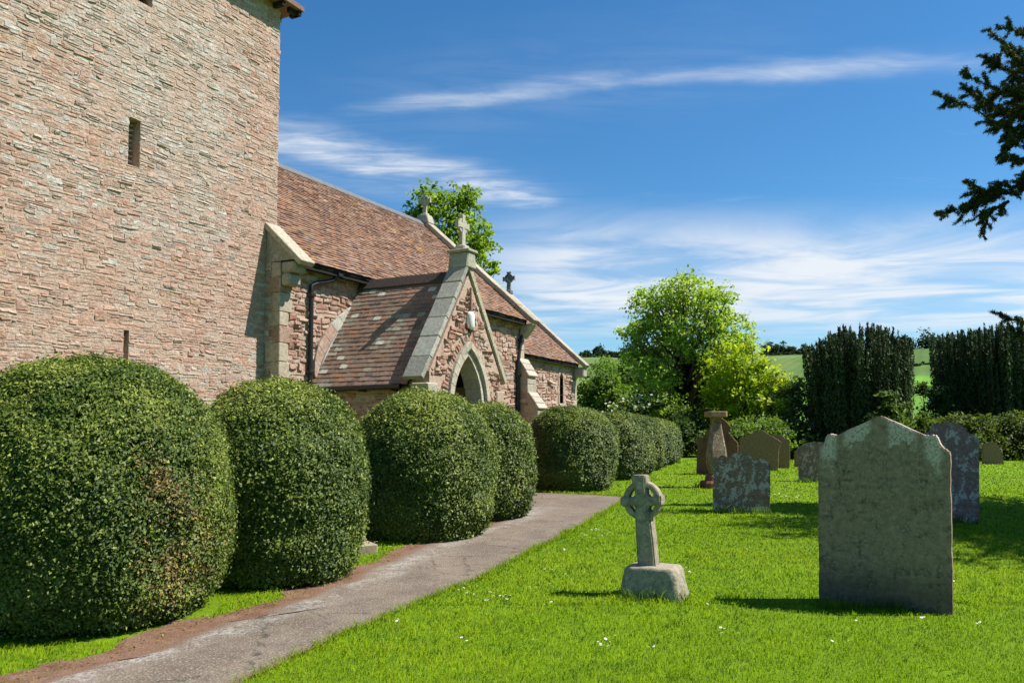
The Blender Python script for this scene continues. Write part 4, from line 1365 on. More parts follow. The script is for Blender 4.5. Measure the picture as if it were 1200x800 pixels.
def build_daisies():
    r = np.random.default_rng(9)
    px = [(590, 706, 6), (540, 698, 2), (622, 697, 3), (645, 690, 1), (560, 705, 3), (655, 716, 2), (575, 711, 3), (708, 764, 5), (716, 757, 2), (850, 748, 4), (702, 626, 6), (716, 630, 4), (690, 632, 3),
          (876, 573, 5), (926, 586, 7), (906, 582, 4), (800, 674, 4), (812, 678, 2), (1036, 707, 2), (642, 672, 2), (663, 650, 2), (668, 678, 2), (735, 607, 3), (960, 640, 1), (470, 735, 2), (620, 760, 1),
          (760, 770, 2), (830, 715, 2), (890, 650, 2), (1120, 690, 2), (1150, 740, 2), (980, 760, 2), (545, 760, 2), (1090, 735, 2), (780, 560, 4), (860, 560, 3), (755, 575, 3), (815, 590, 2), (1000, 735, 1), (430, 642, 4), (445, 648, 3)]
    S = Soup()
    for x, y, k in px:
        c = on_ground(x, y)
        for _ in range(k):
            p = c[:2] + r.normal(0, .035 * (c @ FWD) / 5, 2)
            h = r.uniform(.045, .075); z = gz(*p) + h; R = r.uniform(.007, .0115) * max(1, (c @ FWD) / 9)
            tl = r.normal(0, .25, 2)
            n = 9
            ring = [(p[0] + R * math.cos(2 * math.pi * q / n), p[1] + R * math.sin(2 * math.pi * q / n), z + R * (tl[0] * math.cos(2 * math.pi * q / n) + tl[1] * math.sin(2 * math.pi * q / n)) + R * .15) for q in range(n)]
            V = np.array(ring + [(p[0], p[1], z)])
            F = np.array([[q, (q + 1) % n, 9, 9] for q in range(n)])[:, :3]
            F = np.c_[F, F[:, 2]][:, [0, 1, 2]]
            S.V.append(V); S.F.append(F + S.n); S.C.append(np.tile((.80, .80, .76), (n + 1, 1))); S.n += n + 1
            R2 = R * .35
            V2 = np.array([(p[0] + R2 * math.cos(2 * math.pi * q / 6), p[1] + R2 * math.sin(2 * math.pi * q / 6), z + R * .22) for q in range(6)] + [(p[0], p[1], z + R * .4)])
            F2 = np.array([[q, (q + 1) % 6, 6] for q in range(6)])
            S.V.append(V2); S.F.append(F2 + S.n); S.C.append(np.tile((.65, .48, .04), (7, 1))); S.n += 7
            V3 = np.array([(p[0] - .0012, p[1], z - h), (p[0] + .0012, p[1], z - h), (p[0], p[1], z)]); S.V.append(V3); S.F.append(np.array([[0, 1, 2]]) + S.n); S.C.append(np.tile((.08, .16, .02), (3, 1))); S.n += 3
    tag(S.build('daisies', M_GRASS), 'small white daisies scattered in the lawn', 'daisies', kind='stuff')


build_daisies()


def build_litter():
    r = np.random.default_rng(14)
    N = 1500
    i = r.integers(0, len(SOIL_A), N)
    P = SOIL_A[i] + np.stack([r.normal(0, .06, N), SOIL_W[i] * np.clip(r.normal(.72, .28, N), -.6, 1.25)], 1)
    P = np.c_[P, ground_z(P[:, 0], P[:, 1]) + r.uniform(.012, .03, N)]
    nn = unit(np.array([0, 0, 1.0]) + r.normal(0, .35, (N, 3))); L = r.uniform(.012, .030, N)
    V, F = leaf_quads(P, nn, r.normal(0, 1, (N, 3)), L, L * .55)
    c = np.array([(.42, .33, .10), (.30, .20, .08), (.20, .12, .06), (.33, .36, .10)])[r.integers(0, 4, N)] * r.uniform(.7, 1.2, (N, 1))
    tag(np_mesh('fallen_leaves', V, F, M_TREE, None, np.repeat(c, 4, 0)), 'small yellow fallen leaves along the edge of the path', 'leaves', kind='stuff')
    # short tufts overhanging the path edge
    N = 9000
    i = r.integers(0, NP_, N); s = r.random(N) < .85
    P2 = cr_[i] + np.stack([r.normal(0, .02, N), r.normal(-.015, .03, N)], 1)
    P = np.c_[P2, ground_z(P2[:, 0], P2[:, 1])]
    H = r.uniform(.02, .075, N); az_ = r.random(N) * 6.283; W_ = np.maximum(.004, (P @ FWD) / FPX)
    sd_ = np.stack([np.cos(az_), np.sin(az_), 0 * az_], 1); ln = r.normal(0, .6, (N, 3)); ln[:, 2] = 1
    V = np.stack([P - sd_ * W_[:, None] * .5, P + sd_ * W_[:, None] * .5, P + ln * H[:, None]], 1).reshape(-1, 3)
    c = np.array([.20, .32, .008]) * r.uniform(.6, 1.3, (N, 1))
    tag(np_mesh('edge_grass', V, np.arange(N * 3).reshape(-1, 3), M_GRASS, None, np.repeat(c, 3, 0)), 'grass fringe along the edge of the tarmac path', 'grass', kind='stuff')


build_litter()


def build_tufts():
    r = np.random.default_rng(33)
    P = []
    for (x0, y0, x1, y1, m) in ((956, 712, 1114, 716, 420), (728, 702, 808, 705, 200), (834, 601, 902, 602, 150), (1085, 612, 1145, 614, 120), (815, 571, 860, 572, 60), (933, 565, 968, 566, 60)):
        a, b = on_ground(x0, y0), on_ground(x1, y1)
        t = r.random(m)[:, None]
        q = a + (b - a) * t + r.normal(0, .03, (m, 3)) * np.array([1, 1, 0]) - FWD * .03
        P.append(q)
    P = np.concatenate(P); N = len(P); P[:, 2] = ground_z(P[:, 0], P[:, 1])
    H = r.uniform(.04, .13, N) * np.clip((P @ FWD) / 7, 1, 1.3); W_ = np.maximum(.0035, (P @ FWD) / FPX * .7)
    az_ = r.random(N) * 6.283; sd_ = np.stack([np.cos(az_), np.sin(az_), 0 * az_], 1); ln = r.normal(0, .45, (N, 3)); ln[:, 2] = 1
    mid_ = P + ln * H[:, None] * np.array([.4, .4, .6])
    V = np.stack([P - sd_ * W_[:, None] * .5, P + sd_ * W_[:, None] * .5, mid_ + sd_ * W_[:, None] * .4, mid_ - sd_ * W_[:, None] * .4, P + ln * H[:, None]], 1).reshape(-1, 3)
    b_ = np.arange(N)[:, None] * 5
    c = np.array([.13, .24, .01]) * r.uniform(.6, 1.3, (N, 1))
    tag(np_mesh('uncut_grass', V, [b_ + np.array([0, 1, 2, 3]), b_ + np.array([3, 2, 4])], M_GRASS, None, np.repeat(c, 5, 0)), 'longer uncut grass at the foot of the gravestones', 'grass', kind='stuff')


build_tufts()

# ------------------------------------------------------------------ gravestones
def outline_m(pts, zpx, d, x_mid, y_base, fore=1.0):
    """zoomed outline (zpx zoomed px per photo px) -> metres; x from x_mid, y up from y_base"""
    k = d / FPX / zpx
    return [((x - x_mid) * k * fore, (y_base - y) * k) for x, y in pts]


def jitter_outline(pts, step, amp, seed):
    r = random.Random(seed); out = []
    n = len(pts)
    for i in range(n):
        a, b = pts[i], pts[(i + 1) % n]
        L = math.hypot(b[0] - a[0], b[1] - a[1]); m = max(1, int(L / step))
        for q in range(m):
            t = q / m
            x, z = a[0] + (b[0] - a[0]) * t, a[1] + (b[1] - a[1]) * t
            if 0 < q: x += r.gauss(0, amp); z += r.gauss(0, amp)
            out.append((x, z))
    return out


def headstone(label, pos, rot, outline, thick, mat, lean=(0, 0), name='gravestone', seed=1, sink=.15, extra=None):
    """front faces local -y"""
    pts = [(x, (z if z > .03 else -sink)) for x, z in outline]
    pts = jitter_outline(pts, .045, .0022, seed)
    bm = bmesh.new()
    prism_bm(bm, [(x, 0, z) for x, z in pts], (0, thick, 0), .010, 2)
    e, n = pos
    root = empty(name, (e, n, gz(e, n)), rot, label, 'gravestone', 'old gravestones in the churchyard')
    root.rotation_euler = (lean[0], lean[1], rot)
    o = bm_obj('slab', bm, mat, root, col=(.3, .28, .24))
    return root


WEST = -math.pi / 2          # local x points south, the face looks west
G_BIG = stone_mat('green_grey_gravestone', (.30, .225, .155), (.44, .38, .29), .56, .68, 9., .55, (.06, .042, .024), .50, .66, 9., .75, .6, 34, True, (.19, .12, .06), .60, .85)
G_C = stone_mat('lichen_gravestone', (.25, .165, .115), (.50, .45, .38), .535, .585, 6.5, .92, (.05, .04, .035), .55, .72, 3., .6, .6, 30, True, None, .6, .5)
G_D = stone_mat('brown_gravestone', (.29, .185, .11), (.28, .26, .18), .58, .72, 3., .55, (.05, .04, .03), .55, .75, 3., .5, .5, 30, True)
G_PURPLE = stone_mat('purple_gravestone', (.25, .155, .14), (.52, .47, .44), .545, .60, 7., .85, (.06, .045, .045), .58, .75, 3., .5, .6, 30, True)
G_RED = stone_mat('dark_red_gravestone', (.21, .10, .065), (.30, .26, .2), .64, .72, 5., .4, (.04, .03, .025), .5, .7, 2.5, .6, .5, 30, True)
G_MON = stone_mat('weathered_brown_stone', (.26, .18, .12), (.48, .44, .36), .555, .64, 6., .7, (.05, .04, .03), .5, .68, 4., .6, .7, 30, True, (.22, .11, .06), .56, .6)
G_CROSS = stone_mat('speckled_granite', (.33, .285, .205), (.50, .46, .36), .58, .66, 9., .55, (.05, .055, .04), .52, .66, 8., .45, .5, 40, True, None, .6, .6)


def big_stone_mat():
    """pale lichen creeping down from the top edges and in two runs below the shoulders"""
    m = G_BIG; t = NT.__new__(NT); t.t = m.node_tree
    out = [n for n in t.t.nodes if n.type == 'OUTPUT_MATERIAL'][0]; pr = [n for n in t.t.nodes if n.type == 'BSDF_PRINCIPLED'][0]
    old = pr.inputs['Base Color'].links[0].from_socket
    oc = t.n('ShaderNodeTexCoord').outputs['Object']
    sp = t.n('ShaderNodeSeparateXYZ', {0: oc}); x, z = sp.outputs[0], sp.outputs[2]
    ax = t.math('ABSOLUTE', t.math('SUBTRACT', x, -.015))
    top = t.math('SUBTRACT', t.math('MULTIPLY_ADD', ax, -.46, 1.49), z)                 # depth below the pediment edge
    nz = t.noise(oc, 7, 5, .7, .3); nf = t.noise(oc, 30, 3, .7)
    nn = t.math('ADD', t.math('MULTIPLY', t.math('SUBTRACT', nz, .5), .34), t.math('MULTIPLY', t.math('SUBTRACT', nf, .5), .12))
    a = t.step(t.math('ADD', t.math('SUBTRACT', .165, top), t.math('MULTIPLY', nn, 1.5)), 0.0, .04)
    keep = t.step(t.math('ABSOLUTE', t.math('SUBTRACT', ax, .16)), .12, .07)            # bare in the very middle
    runs = t.step(t.math('ABSOLUTE', t.math('SUBTRACT', ax, .375)), .085, .03)
    run = t.math('MULTIPLY', runs, t.step(t.math('ADD', t.math('SUBTRACT', z, 1.06), t.math('MULTIPLY', nn, 2.2)), .0, .12))
    mask = t.math('MAXIMUM', t.math('MULTIPLY', a, keep), run)
    mask = t.math('MULTIPLY', mask, t.step(t.noise(oc, 55, 4, .75), .36, .56))
    # rows of worn lettering, hardly more than a change of tone
    row = t.math('PINGPONG', z, .034)
    let = t.math('MULTIPLY', t.step(row, .008, .014), t.step(t.noise(t.n('ShaderNodeMapping', {'Vector': oc, 'Scale': (62., 1., 22.)}).outputs[0], 1.0, 2, .5), .50, .58))
    let = t.math('MULTIPLY', let, t.math('MULTIPLY', t.step(ax, .36, .30), t.math('MULTIPLY', t.step(z, .66, .80), t.step(z, 1.24, 1.16))))
    let = t.math('MULTIPLY', let, t.step(t.noise(oc, 5., 3, .6), .36, .62))
    old = t.mix(t.math('MULTIPLY', let, .5), old, (.09, .065, .036))
    col = t.mix(t.math('MULTIPLY', mask, .9), old, (.64, .55, .47))
    # darker towards the foot
    foot = t.math('MULTIPLY', t.step(t.math('ADD', t.math('MULTIPLY', z, -1.0), t.math('MULTIPLY', nz, .35)), -.22, .05), .6)
    col = t.mix(foot, col, (.06, .05, .036))
    t.set(pr, 'Base Color', col)


big_stone_mat()


def build_graves():
    z2 = 3.2
    big = [(62, 735), (62, 300), (60, 185), (62, 152), (70, 146), (82, 146), (88, 125), (94, 104), (104, 97), (116, 97), (128, 103), (137, 103), (215, 66), (292, 28), (306, 28), (385, 64), (468, 101),
           (478, 96), (492, 93), (503, 100), (508, 118), (518, 136), (530, 148), (541, 150), (546, 160), (546, 735)]
    big = outline_m(big, z2, 6.43, 304, 735, .93)
    p = on_ground(1035, 712)
    headstone('big green-grey headstone with a pointed pediment top and pale lichen shoulders, nearest on the right', (p[0] - .02, p[1]), WEST - .07, big, .13, G_BIG, (0.0, .016), seed=2)
    # speckled stone with a scrolled top
    c = [(192, 695), (200, 480), (200, 372), (210, 360), (225, 362), (234, 366), (240, 348), (252, 340), (268, 344), (276, 356), (288, 364), (300, 346), (325, 331), (365, 326), (405, 335), (430, 352), (442, 375),
         (455, 376), (466, 358), (482, 352), (500, 357), (512, 374), (528, 383), (542, 386), (540, 500), (535, 695)]
    p = on_ground(868, 600)
    headstone('squat gravestone with a scrolled top covered in grey lichen, behind the wheel cross', p[:2], WEST + .10, outline_m(c, 5.33, 12.95, 366, 695), .12, G_C, (-.03, .01), seed=3)
    # dark red stone behind the tapering monument
    b = [(85, 460), (95, 245), (112, 232), (130, 228), (150, 195), (185, 150), (240, 102), (275, 135), (303, 168), (292, 180), (284, 198), (312, 230), (340, 262), (340, 460)]
    p = on_ground(840, 556)
    headstone('dark red gravestone with a stepped pointed top, half behind the tapering monument', p[:2], WEST + .12, outline_m(b, 5.33, p @ FWD, 213, 460), .13, G_RED, (0, .01), seed=4)
    d_ = [(347, 435), (350, 330), (356, 236), (420, 208), (490, 184), (550, 222), (606, 258), (590, 300), (580, 435)]
    p = on_ground(889, 551)
    headstone('brown gravestone with a plain pointed top beyond the scrolled stone', p[:2], WEST + .12, outline_m(d_, 5.33, p @ FWD, 468, 435), .13, G_D, (0, 0), seed=5)
    e_ = [(540, 415), (552, 300), (556, 212), (580, 207), (612, 208), (628, 220), (634, 233), (650, 232), (662, 242), (660, 330), (655, 415)]
    p = on_ground(914, 548.5)
    headstone('small brown gravestone with a shouldered top peeping out beside the pointed one', p[:2], WEST + .12, outline_m(e_, 5.33, p @ FWD, 600, 415), .12, G_D, (0, 0), seed=6)
    f_ = [(735, 502), (738, 400), (735, 318), (748, 285), (780, 265), (830, 256), (885, 258), (920, 275), (938, 310), (940, 400), (940, 502)]
    p = on_ground(956, 564)
    headstone('purple round-topped gravestone blotched white, left of the big pediment stone', p[:2], WEST + .1, outline_m(f_, 5.33, p @ FWD, 838, 502), .12, G_PURPLE, (-.03, -.01), seed=7)
    f2 = [(700, 412), (704, 315), (722, 300), (745, 286), (765, 300), (778, 412)]
    p = on_ground(938, 547)
    headstone('small tan gravestone mostly hidden behind the purple round-topped one', p[:2], WEST + .1, outline_m(f2, 5.33, p @ FWD, 738, 412), .12, G_D, (0, 0), seed=8)
    g_ = [(450, 425), (455, 250), (452, 120), (470, 100), (485, 88), (495, 66), (520, 56), (558, 52), (590, 58), (607, 74), (614, 90), (632, 97), (650, 106), (650, 250), (646, 425)]
    p = on_ground(1112, 612)
    headstone('grey purple gravestone with a rounded shouldered top, just behind the big pediment stone', p[:2], WEST + .02, outline_m(g_, 3.2, p @ FWD, 549, 425), .12, G_PURPLE, (-.02, .02), seed=9)
    h_ = [(680, 205), (684, 128), (704, 122), (726, 121), (742, 160), (756, 205)]
    p = on_ground(1165, 544)
    headstone('little grey leaning gravestone in front of the bushes at the far right', p[:2], WEST + .1, outline_m(h_, 3.2, p @ FWD, 718, 205), .22, G_D, (-.06, .03), seed=10)


build_graves()


def build_wheel_cross():
    p = on_ground(761.5, 701)
    d = p @ FWD
    k = d / FPX / 4.44
    root = empty('wheel_cross', (p[0] + .12, p[1], gz(p[0], p[1])), WEST + .03, 'pale stone wheel-head cross on a rounded block, leaning slightly left', 'gravestone', 'old gravestones in the churchyard')
    px = lambda x, y: ((x - 245) * k, (708 - y) * k)
    th = .135
    cross = [(170, 575), (164, 420), (160, 310), (164, 244), (140, 240), (84, 250), (82, 225), (82, 193), (140, 199), (164, 192), (162, 150), (146, 120), (144, 82), (190, 80), (222, 82), (222, 118), (222, 150), (226, 190), (248, 195), (300, 178), (304, 215), (300, 240), (248, 236), (228, 244), (244, 310), (256, 420), (268, 575)]
    bm = bmesh.new(); prism_bm(bm, [(a, -th / 2, b) for a, b in (px(*q) for q in cross)], (0, th, 0), .012, 2)
    bm_obj('cross_shaft', bm, G_CROSS, root)
    cx, cz = px(195, 214)
    r0, r1, n = 73 * k, 102 * k, 36
    V = []; F = []
    for q in range(n):
        a = 2 * math.pi * q / n
        for (rr, off) in ((r0, -.4), (r0 + .012, -.47), (r1 - .012, -.47), (r1, -.4), (r1, .4), (r1 - .012, .47), (r0 + .012, .47), (r0, .4)):
            V.append((cx + rr * math.cos(a), off * th * .72, cz + rr * math.sin(a)))
        for s in range(8):
            F.append([q * 8 + s, q * 8 + (s + 1) % 8, ((q + 1) % n) * 8 + (s + 1) % 8, ((q + 1) % n) * 8 + s])
    np_mesh('wheel_ring', np.array(V), np.array(F), G_CROSS, root, None, False)
    # rounded, weathered block
    x0, zt = px(90, 548); x1, _ = px(410, 548)
    lv = [(1.0, -.12), (1.0, .0), (.965, .10), (.92, .19), (.885, .26), (.86, .295), (.82, .322), (.76, .336), (.5, .342), (.05, .343)]
    n = 40; V = []
    for (sc, zz) in lv:
        for q in range(n):
            a = 2 * math.pi * q / n; ca, sa = math.cos(a), math.sin(a)
            ex = 2 / 8.0
            x = (x0 + x1) / 2 - .012 * zz / .34 + (x1 - x0) / 2 * math.copysign(abs(ca) ** ex, ca) * (sc if sc > .8 else sc)
            y = .19 * math.copysign(abs(sa) ** ex, sa) * sc
            V.append((x, y, zz * zt / .342 if zz > 0 else zz))
    V = np.array(V); V += (fbm(V, 11., 3)[:, None] - .5) * .03 * np.array([1, 1, .5])
    i = np.arange(len(lv) - 1)[:, None] * n + np.arange(n)[None]; j = np.arange(len(lv) - 1)[:, None] * n + (np.arange(n)[None] + 1) % n
    np_mesh('base_block', V, np.stack([i, j, j + n, i + n], -1).reshape(-1, 4), G_CROSS, root, None, True)
    root.rotation_euler = (0.0, -.012, WEST + .03)


build_wheel_cross()


def build_monument():
    p = on_ground(840, 571)
    d = p @ FWD; k = d / FPX / 5.33
    root = empty('tapering_monument', (p[0], p[1], gz(p[0], p[1])), WEST + .55, 'tapering square stone monument with a flat slab cap and stepped base', 'monument')
    yb = 540
    def loft(name, prof, colr, mat):
        V = []; F = []
        for (hw, y) in prof:
            z = (yb - y) * k
            h = hw * k
            c = h * .25
            for (a, b) in ((-h + c, -h), (h - c, -h), (h, -h + c), (h, h - c), (h - c, h), (-h + c, h), (-h, h - c), (-h, -h + c)):
                V.append((a, b, z))
        n = len(prof)
        for i in range(n - 1):
            for s in range(8): F.append([i * 8 + s, i * 8 + (s + 1) % 8, i * 8 + 8 + (s + 1) % 8, i * 8 + 8 + s])
        V += [(0, 0, (yb - prof[0][1]) * k), (0, 0, (yb - prof[-1][1]) * k)]
        for s in range(8):
            F.append([s, (s + 1) % 8, n * 8, n * 8]); F.append([(n - 1) * 8 + s, (n - 1) * 8 + (s + 1) % 8, n * 8 + 1, n * 8 + 1])
        Fq = np.array([f for f in F if f[2] != f[3]]); Ft = np.array([f[:3] for f in F if f[2] == f[3]])
        np_mesh(name, np.array(V), [Fq, Ft], mat, root)
    loft('cap_slab', [(56, 103), (60, 100), (60, 72), (57, 68)], None, G_D)
    loft('shaft', [(40, 452), (52, 400), (55, 350), (52, 310), (42, 250), (32, 180), (27, 140), (30, 112), (34, 103)], None, G_MON)
    loft('plinth', [(62, 500), (58, 470), (44, 452)], None, G_RED)
    loft('base_step', [(88, 575), (88, 510), (80, 498), (62, 497)], None, G_RED)


build_monument()


def build_plinth():
    p = on_ground(440, 644)
    root = empty('grave_plinth', (p[0] - .25, p[1] + .14, gz(*p[:2])), HEAD - math.pi / 2 + .5, 'stepped pale stone plinth on the grass between two clipped bushes', 'plinth')
    for nm, lo, hi, c in (('lower_step', (-.55, -.25, -.1), (.22, .3, .10), (.34, .27, .19)), ('upper_step', (-.50, -.18, .101), (.10, .24, .19), (.55, .53, .46))):
        bm = bmesh.new(); box_bm(bm, lo, hi, .012); bm_obj(nm, bm, M_DRESSED, root, col=c)


build_plinth()


# ------------------------------------------------------------------ trees
def grow(label, cat, d, base_px, clumps, leaf, n, pal, trunk_r=.18, name='tree', group=None, cl=.17, per=26, mat=None, blossom=0, gap=1.0, ivy=None, flat=0.0, seed=0, limbs=True):
    """clumps: (px, py, rx px, ry px, depth offset) of the crown as it stands at depth d"""
    r = np.random.default_rng(int(seed or sum(map(ord, label))))
    b = at_depth(base_px, 507, d); b[2] = gz(b[0], b[1])
    root = empty(name, tuple(b), 0, label, cat, group)
    CC, RR = [], []
    for (x, y, rx, ry, dd) in clumps:
        c = at_depth(x, y, d + dd); k = (d + dd) / FPX
        CC.append(c); RR.append((rx * k, (rx * .5 + ry * .5) * k, ry * k))
    CC = np.array(CC); RR = np.array(RR)
    wgt = (RR[:, 0] * RR[:, 2]); wgt = wgt / wgt.sum()
    P, Cc, On = [], [], []
    tips = []
    for c, R, wt in zip(CC, RR, wgt):
        m = int(n * wt); kc = max(4, int(m / per))
        u = unit(r.normal(0, 1, (kc, 3))) * (r.random((kc, 1)) ** .42)
        cen = c + u[:, :1] * R[0] * RGT + u[:, 1:2] * R[1] * FWD + u[:, 2:] * R[2] * np.array([0, 0, 1.0])
        tips.append(cen[np.argsort(-np.linalg.norm(u, axis=1))[:max(3, kc // 9)]])
        cr = cl * (R.mean() if hasattr(R, 'mean') else sum(R) / 3) * r.uniform(.6, 1.35, (kc, 1))
        tone_ = r.uniform(.68, 1.28, (kc, 1)); pk = r.integers(0, len(pal), kc)
        idx = r.integers(0, kc, m)
        q = cen[idx] + r.normal(0, 1, (m, 3)) * cr[idx] * np.array([1, 1, .62])
        P.append(q); Cc.append(np.array(pal)[pk[idx]] * tone_[idx] * r.uniform(.8, 1.2, (m, 1)))
        On.append(unit(q - c))
    P = np.concatenate(P); Cc = np.concatenate(Cc); On = np.concatenate(On); N = len(P)
    ok = P[:, 2] > ground_z(P[:, 0], P[:, 1]) + .05
    P, Cc, On = P[ok], Cc[ok], On[ok]; N = len(P)
    nn = unit(On * .35 + r.normal(0, .6, (N, 3)) + np.array([0, 0, .55]))
    T = r.normal(0, 1, (N, 3)) + np.array([0, 0, -.35])
    L = leaf * r.uniform(.6, 1.4, N)
    V, F = leaf_quads(P - b, nn, T, L, L * r.uniform(.5, .75, N))
    np_mesh('crown', V, F, mat or M_TREE, root, np.repeat(Cc, 4, 0))
    if blossom:
        i = r.choice(N, blossom); i = i[nn[i][:, 2] > .1]
        q = P[i] + On[i] * .15 + np.array([0, 0, .08])
        V, F = leaf_quads(q - b, unit(r.normal(0, .4, (len(q), 3)) + np.array([0, 0, 1.0]) - FWD * .6), r.normal(0, 1, (len(q), 3)), leaf * 1.1, leaf * 1.0)
        np_mesh('blossom', V, F, M_TREE, root, (.62, .62, .50))
    if limbs:
        S = Soup()
        top = CC[np.argmax(CC[:, 2])]
        hi = top + np.array([0, 0, RR[np.argmax(CC[:, 2])][2] * .35])
        s = np.linspace(0, 1, 9)[:, None]
        tr = b * (1 - s) + hi * s + np.sin(s * 5) * np.array([.12, .1, 0]) * np.linalg.norm(hi - b) * .05
        tr[0, 2] -= .2
        Vt, Ft = tube_np(tr, trunk_r * (1 - .88 * s[:, 0]), 8); S.add(Vt, Ft)
        for tp in tips:
            for q in tp[:14]:
                t0 = np.clip((q[2] - b[2]) / (hi[2] - b[2]) - .32 + r.normal(0, .06), .16, .85)
                a = np.array([np.interp(t0, s[:, 0], tr[:, j]) for j in range(3)])
                mid_ = (a + q) / 2 + np.array([0, 0, -.06 * np.linalg.norm(q - a)]) + r.normal(0, .04, 3) * np.linalg.norm(q - a)
                pts = np.array([a, (a * .6 + mid_ * .4) * 1, mid_, (mid_ + q) / 2, q])
                Vt, Ft = tube_np(pts, trunk_r * np.array([.42, .36, .26, .16, .05]) * (1 - t0 * .6), 5); S.add(Vt, Ft)
        S.V = [v - b for v in S.V]
        S.build('trunk', M_BARK, root, True)
    if ivy:
        m = 3500; t = r.random(m) ** .8 * .62; a = np.stack([np.interp(t, s[:, 0], tr[:, j]) for j in range(3)], 1)
        q = a + unit(r.normal(0, 1, (m, 3)) * np.array([1, 1, .3])) * (ivy * (1 - .5 * t) * r.uniform(.5, 1.15, m))[:, None]
        V, F = leaf_quads(q - b, unit(q - a + r.normal(0, .3, (m, 3))), r.normal(0, 1, (m, 3)), leaf, leaf * .8)
        np_mesh('ivy', V, F, M_TREE, root, np.repeat(np.array([.022, .045, .012]) * r.uniform(.6, 1.4, (m, 1)), 4, 0))
    return root


ASH = [(.37, .51, .06), (.30, .45, .05), (.44, .55, .10)]
LIME = [(.38, .50, .016), (.31, .44, .014), (.43, .53, .03)]
MIDG = [(.14, .235, .028), (.105, .195, .022), (.17, .265, .034)]
DARKG = [(.055, .10, .018), (.045, .085, .016), (.07, .12, .022)]
GREYG = [(.15, .22, .065), (.12, .19, .055), (.18, .25, .07)]

grow('broad leafy tree rising behind the nave roof', 'tree', 41, 530, [(500, 238, 25, 25, 0), (535, 250, 32, 36, 1), (560, 288, 24, 30, 0), (577, 312, 12, 13, -.5), (520, 300, 55, 42, 1), (490, 262, 20, 26, 0), (548, 235, 16, 20, .5), (540, 370, 60, 50, 1)],
     0.20, 15000, [(.23, .36, .018), (.19, .31, .016), (.28, .40, .025)], .22, cl=.14, per=20)
grow('tall pale green ash tree with an ivy dark trunk beyond the graves', 'tree', 37, 803, [(800, 347, 40, 30, 0), (768, 362, 32, 30, 1), (836, 358, 30, 28, -1), (742, 386, 20, 15, 0), (770, 400, 42, 26, 1), (815, 395, 42, 32, -1), (855, 392, 32, 30, 0), (846, 425, 34, 26, 0),
      (770, 440, 32, 24, -1), (755, 418, 26, 18, 1), (815, 440, 40, 30, 2), (785, 480, 30, 24, -1.5), (830, 480, 28, 26, 1)], .155, 26000, ASH, .24, ivy=.5, cl=.15, per=22)
grow('yellow-green spreading bush at the right foot of the ash tree', 'tree', 34, 880, [(868, 425, 32, 30, 0), (892, 448, 32, 24, -.5), (865, 462, 38, 32, 0), (903, 474, 26, 20, -1), (850, 445, 30, 30, 1), (866, 500, 36, 26, 1), (915, 462, 22, 22, .5), (845, 475, 26, 26, 1)], .15, 12500, LIME, .12, cl=.14, per=20)
grow('dense dark green tree against the east end of the church', 'tree', 41, 702, [(702, 450, 26, 26, 0), (692, 470, 22, 26, 0), (716, 468, 24, 26, -.5), (705, 490, 30, 24, 0)], .18, 6500, MIDG, .2, cl=.15)
grow('rounded mid green tree left of the ash, behind the flowering shrub', 'tree', 48, 738, [(722, 432, 26, 18, 0), (748, 432, 28, 22, 0), (742, 455, 34, 26, -1), (765, 450, 26, 26, 0), (770, 485, 30, 30, 0), (790, 460, 24, 26, .5)], .20, 8500, MIDG, .22, cl=.15)
grow('pale shrub in white blossom above the end of the clipped row', 'shrub', 35, 738, [(740, 478, 26, 11, 0), (760, 472, 16, 11, 0), (722, 483, 16, 9, 0), (742, 495, 30, 14, .5)], .14, 4500, [(.16, .23, .05), (.12, .20, .04)], .08, 'shrub', blossom=260)
grow('dark shady shrub under the ash tree beside the end of the clipped row', 'shrub', 33, 805, [(800, 515, 24, 26, 0), (822, 505, 18, 24, .6), (790, 500, 18, 24, 1)], .13, 5000, DARKG, .08, 'shrub')
grow('grey green bushy willow left of the dark columnar yew', 'shrub', 33, 925, [(925, 475, 24, 26, 0), (938, 498, 22, 26, -.5), (910, 505, 26, 24, 0), (930, 455, 14, 16, .5)], .14, 6500, GREYG, .1, 'shrub')
grow('leafy green bramble behind the brown gravestones', 'shrub', 30.5, 880, [(868, 514, 34, 25, 0), (903, 514, 34, 26, 0), (845, 524, 24, 18, 0)], .12, 8000, MIDG, .06, 'shrub')
grow('dark low bramble behind the purple gravestone', 'shrub', 31, 950, [(940, 524, 30, 20, 0), (968, 526, 26, 18, 0)], .11, 6000, DARKG, .06, 'shrub')
grow('low dark bramble at the foot of the columnar yew', 'shrub', 30.5, 1035, [(1010, 528, 34, 16, 0), (1050, 526, 30, 18, 0)], .11, 6000, DARKG, .06, 'shrub')
grow('light green sapling in front of the dark columnar yew', 'sapling', 29.6, 1042, [(1040, 462, 9, 10, 0), (1046, 480, 14, 12, 0), (1030, 492, 14, 12, 0), (1052, 500, 16, 14, 0), (1036, 512, 20, 14, 0)], .15, 2600, [(.13, .20, .04), (.10, .17, .03)], .04, 'sapling', cl=.28)
grow('yellow green shrub in the gap between the two dark yews', 'shrub', 31, 1088, [(1085, 500, 22, 16, 0), (1096, 512, 22, 18, 0), (1078, 518, 22, 18, 0)], .12, 5500, [(.10, .16, .03), (.13, .19, .035)], .06, 'shrub')
grow('bushy olive green shrub behind the grey purple gravestone', 'shrub', 29.5, 1118, [(1118, 505, 26, 20, 0), (1140, 500, 22, 18, 0), (1125, 525, 34, 20, -.3)], .11, 9000, [(.10, .145, .028), (.085, .125, .022), (.12, .16, .03)], .07, 'shrub')
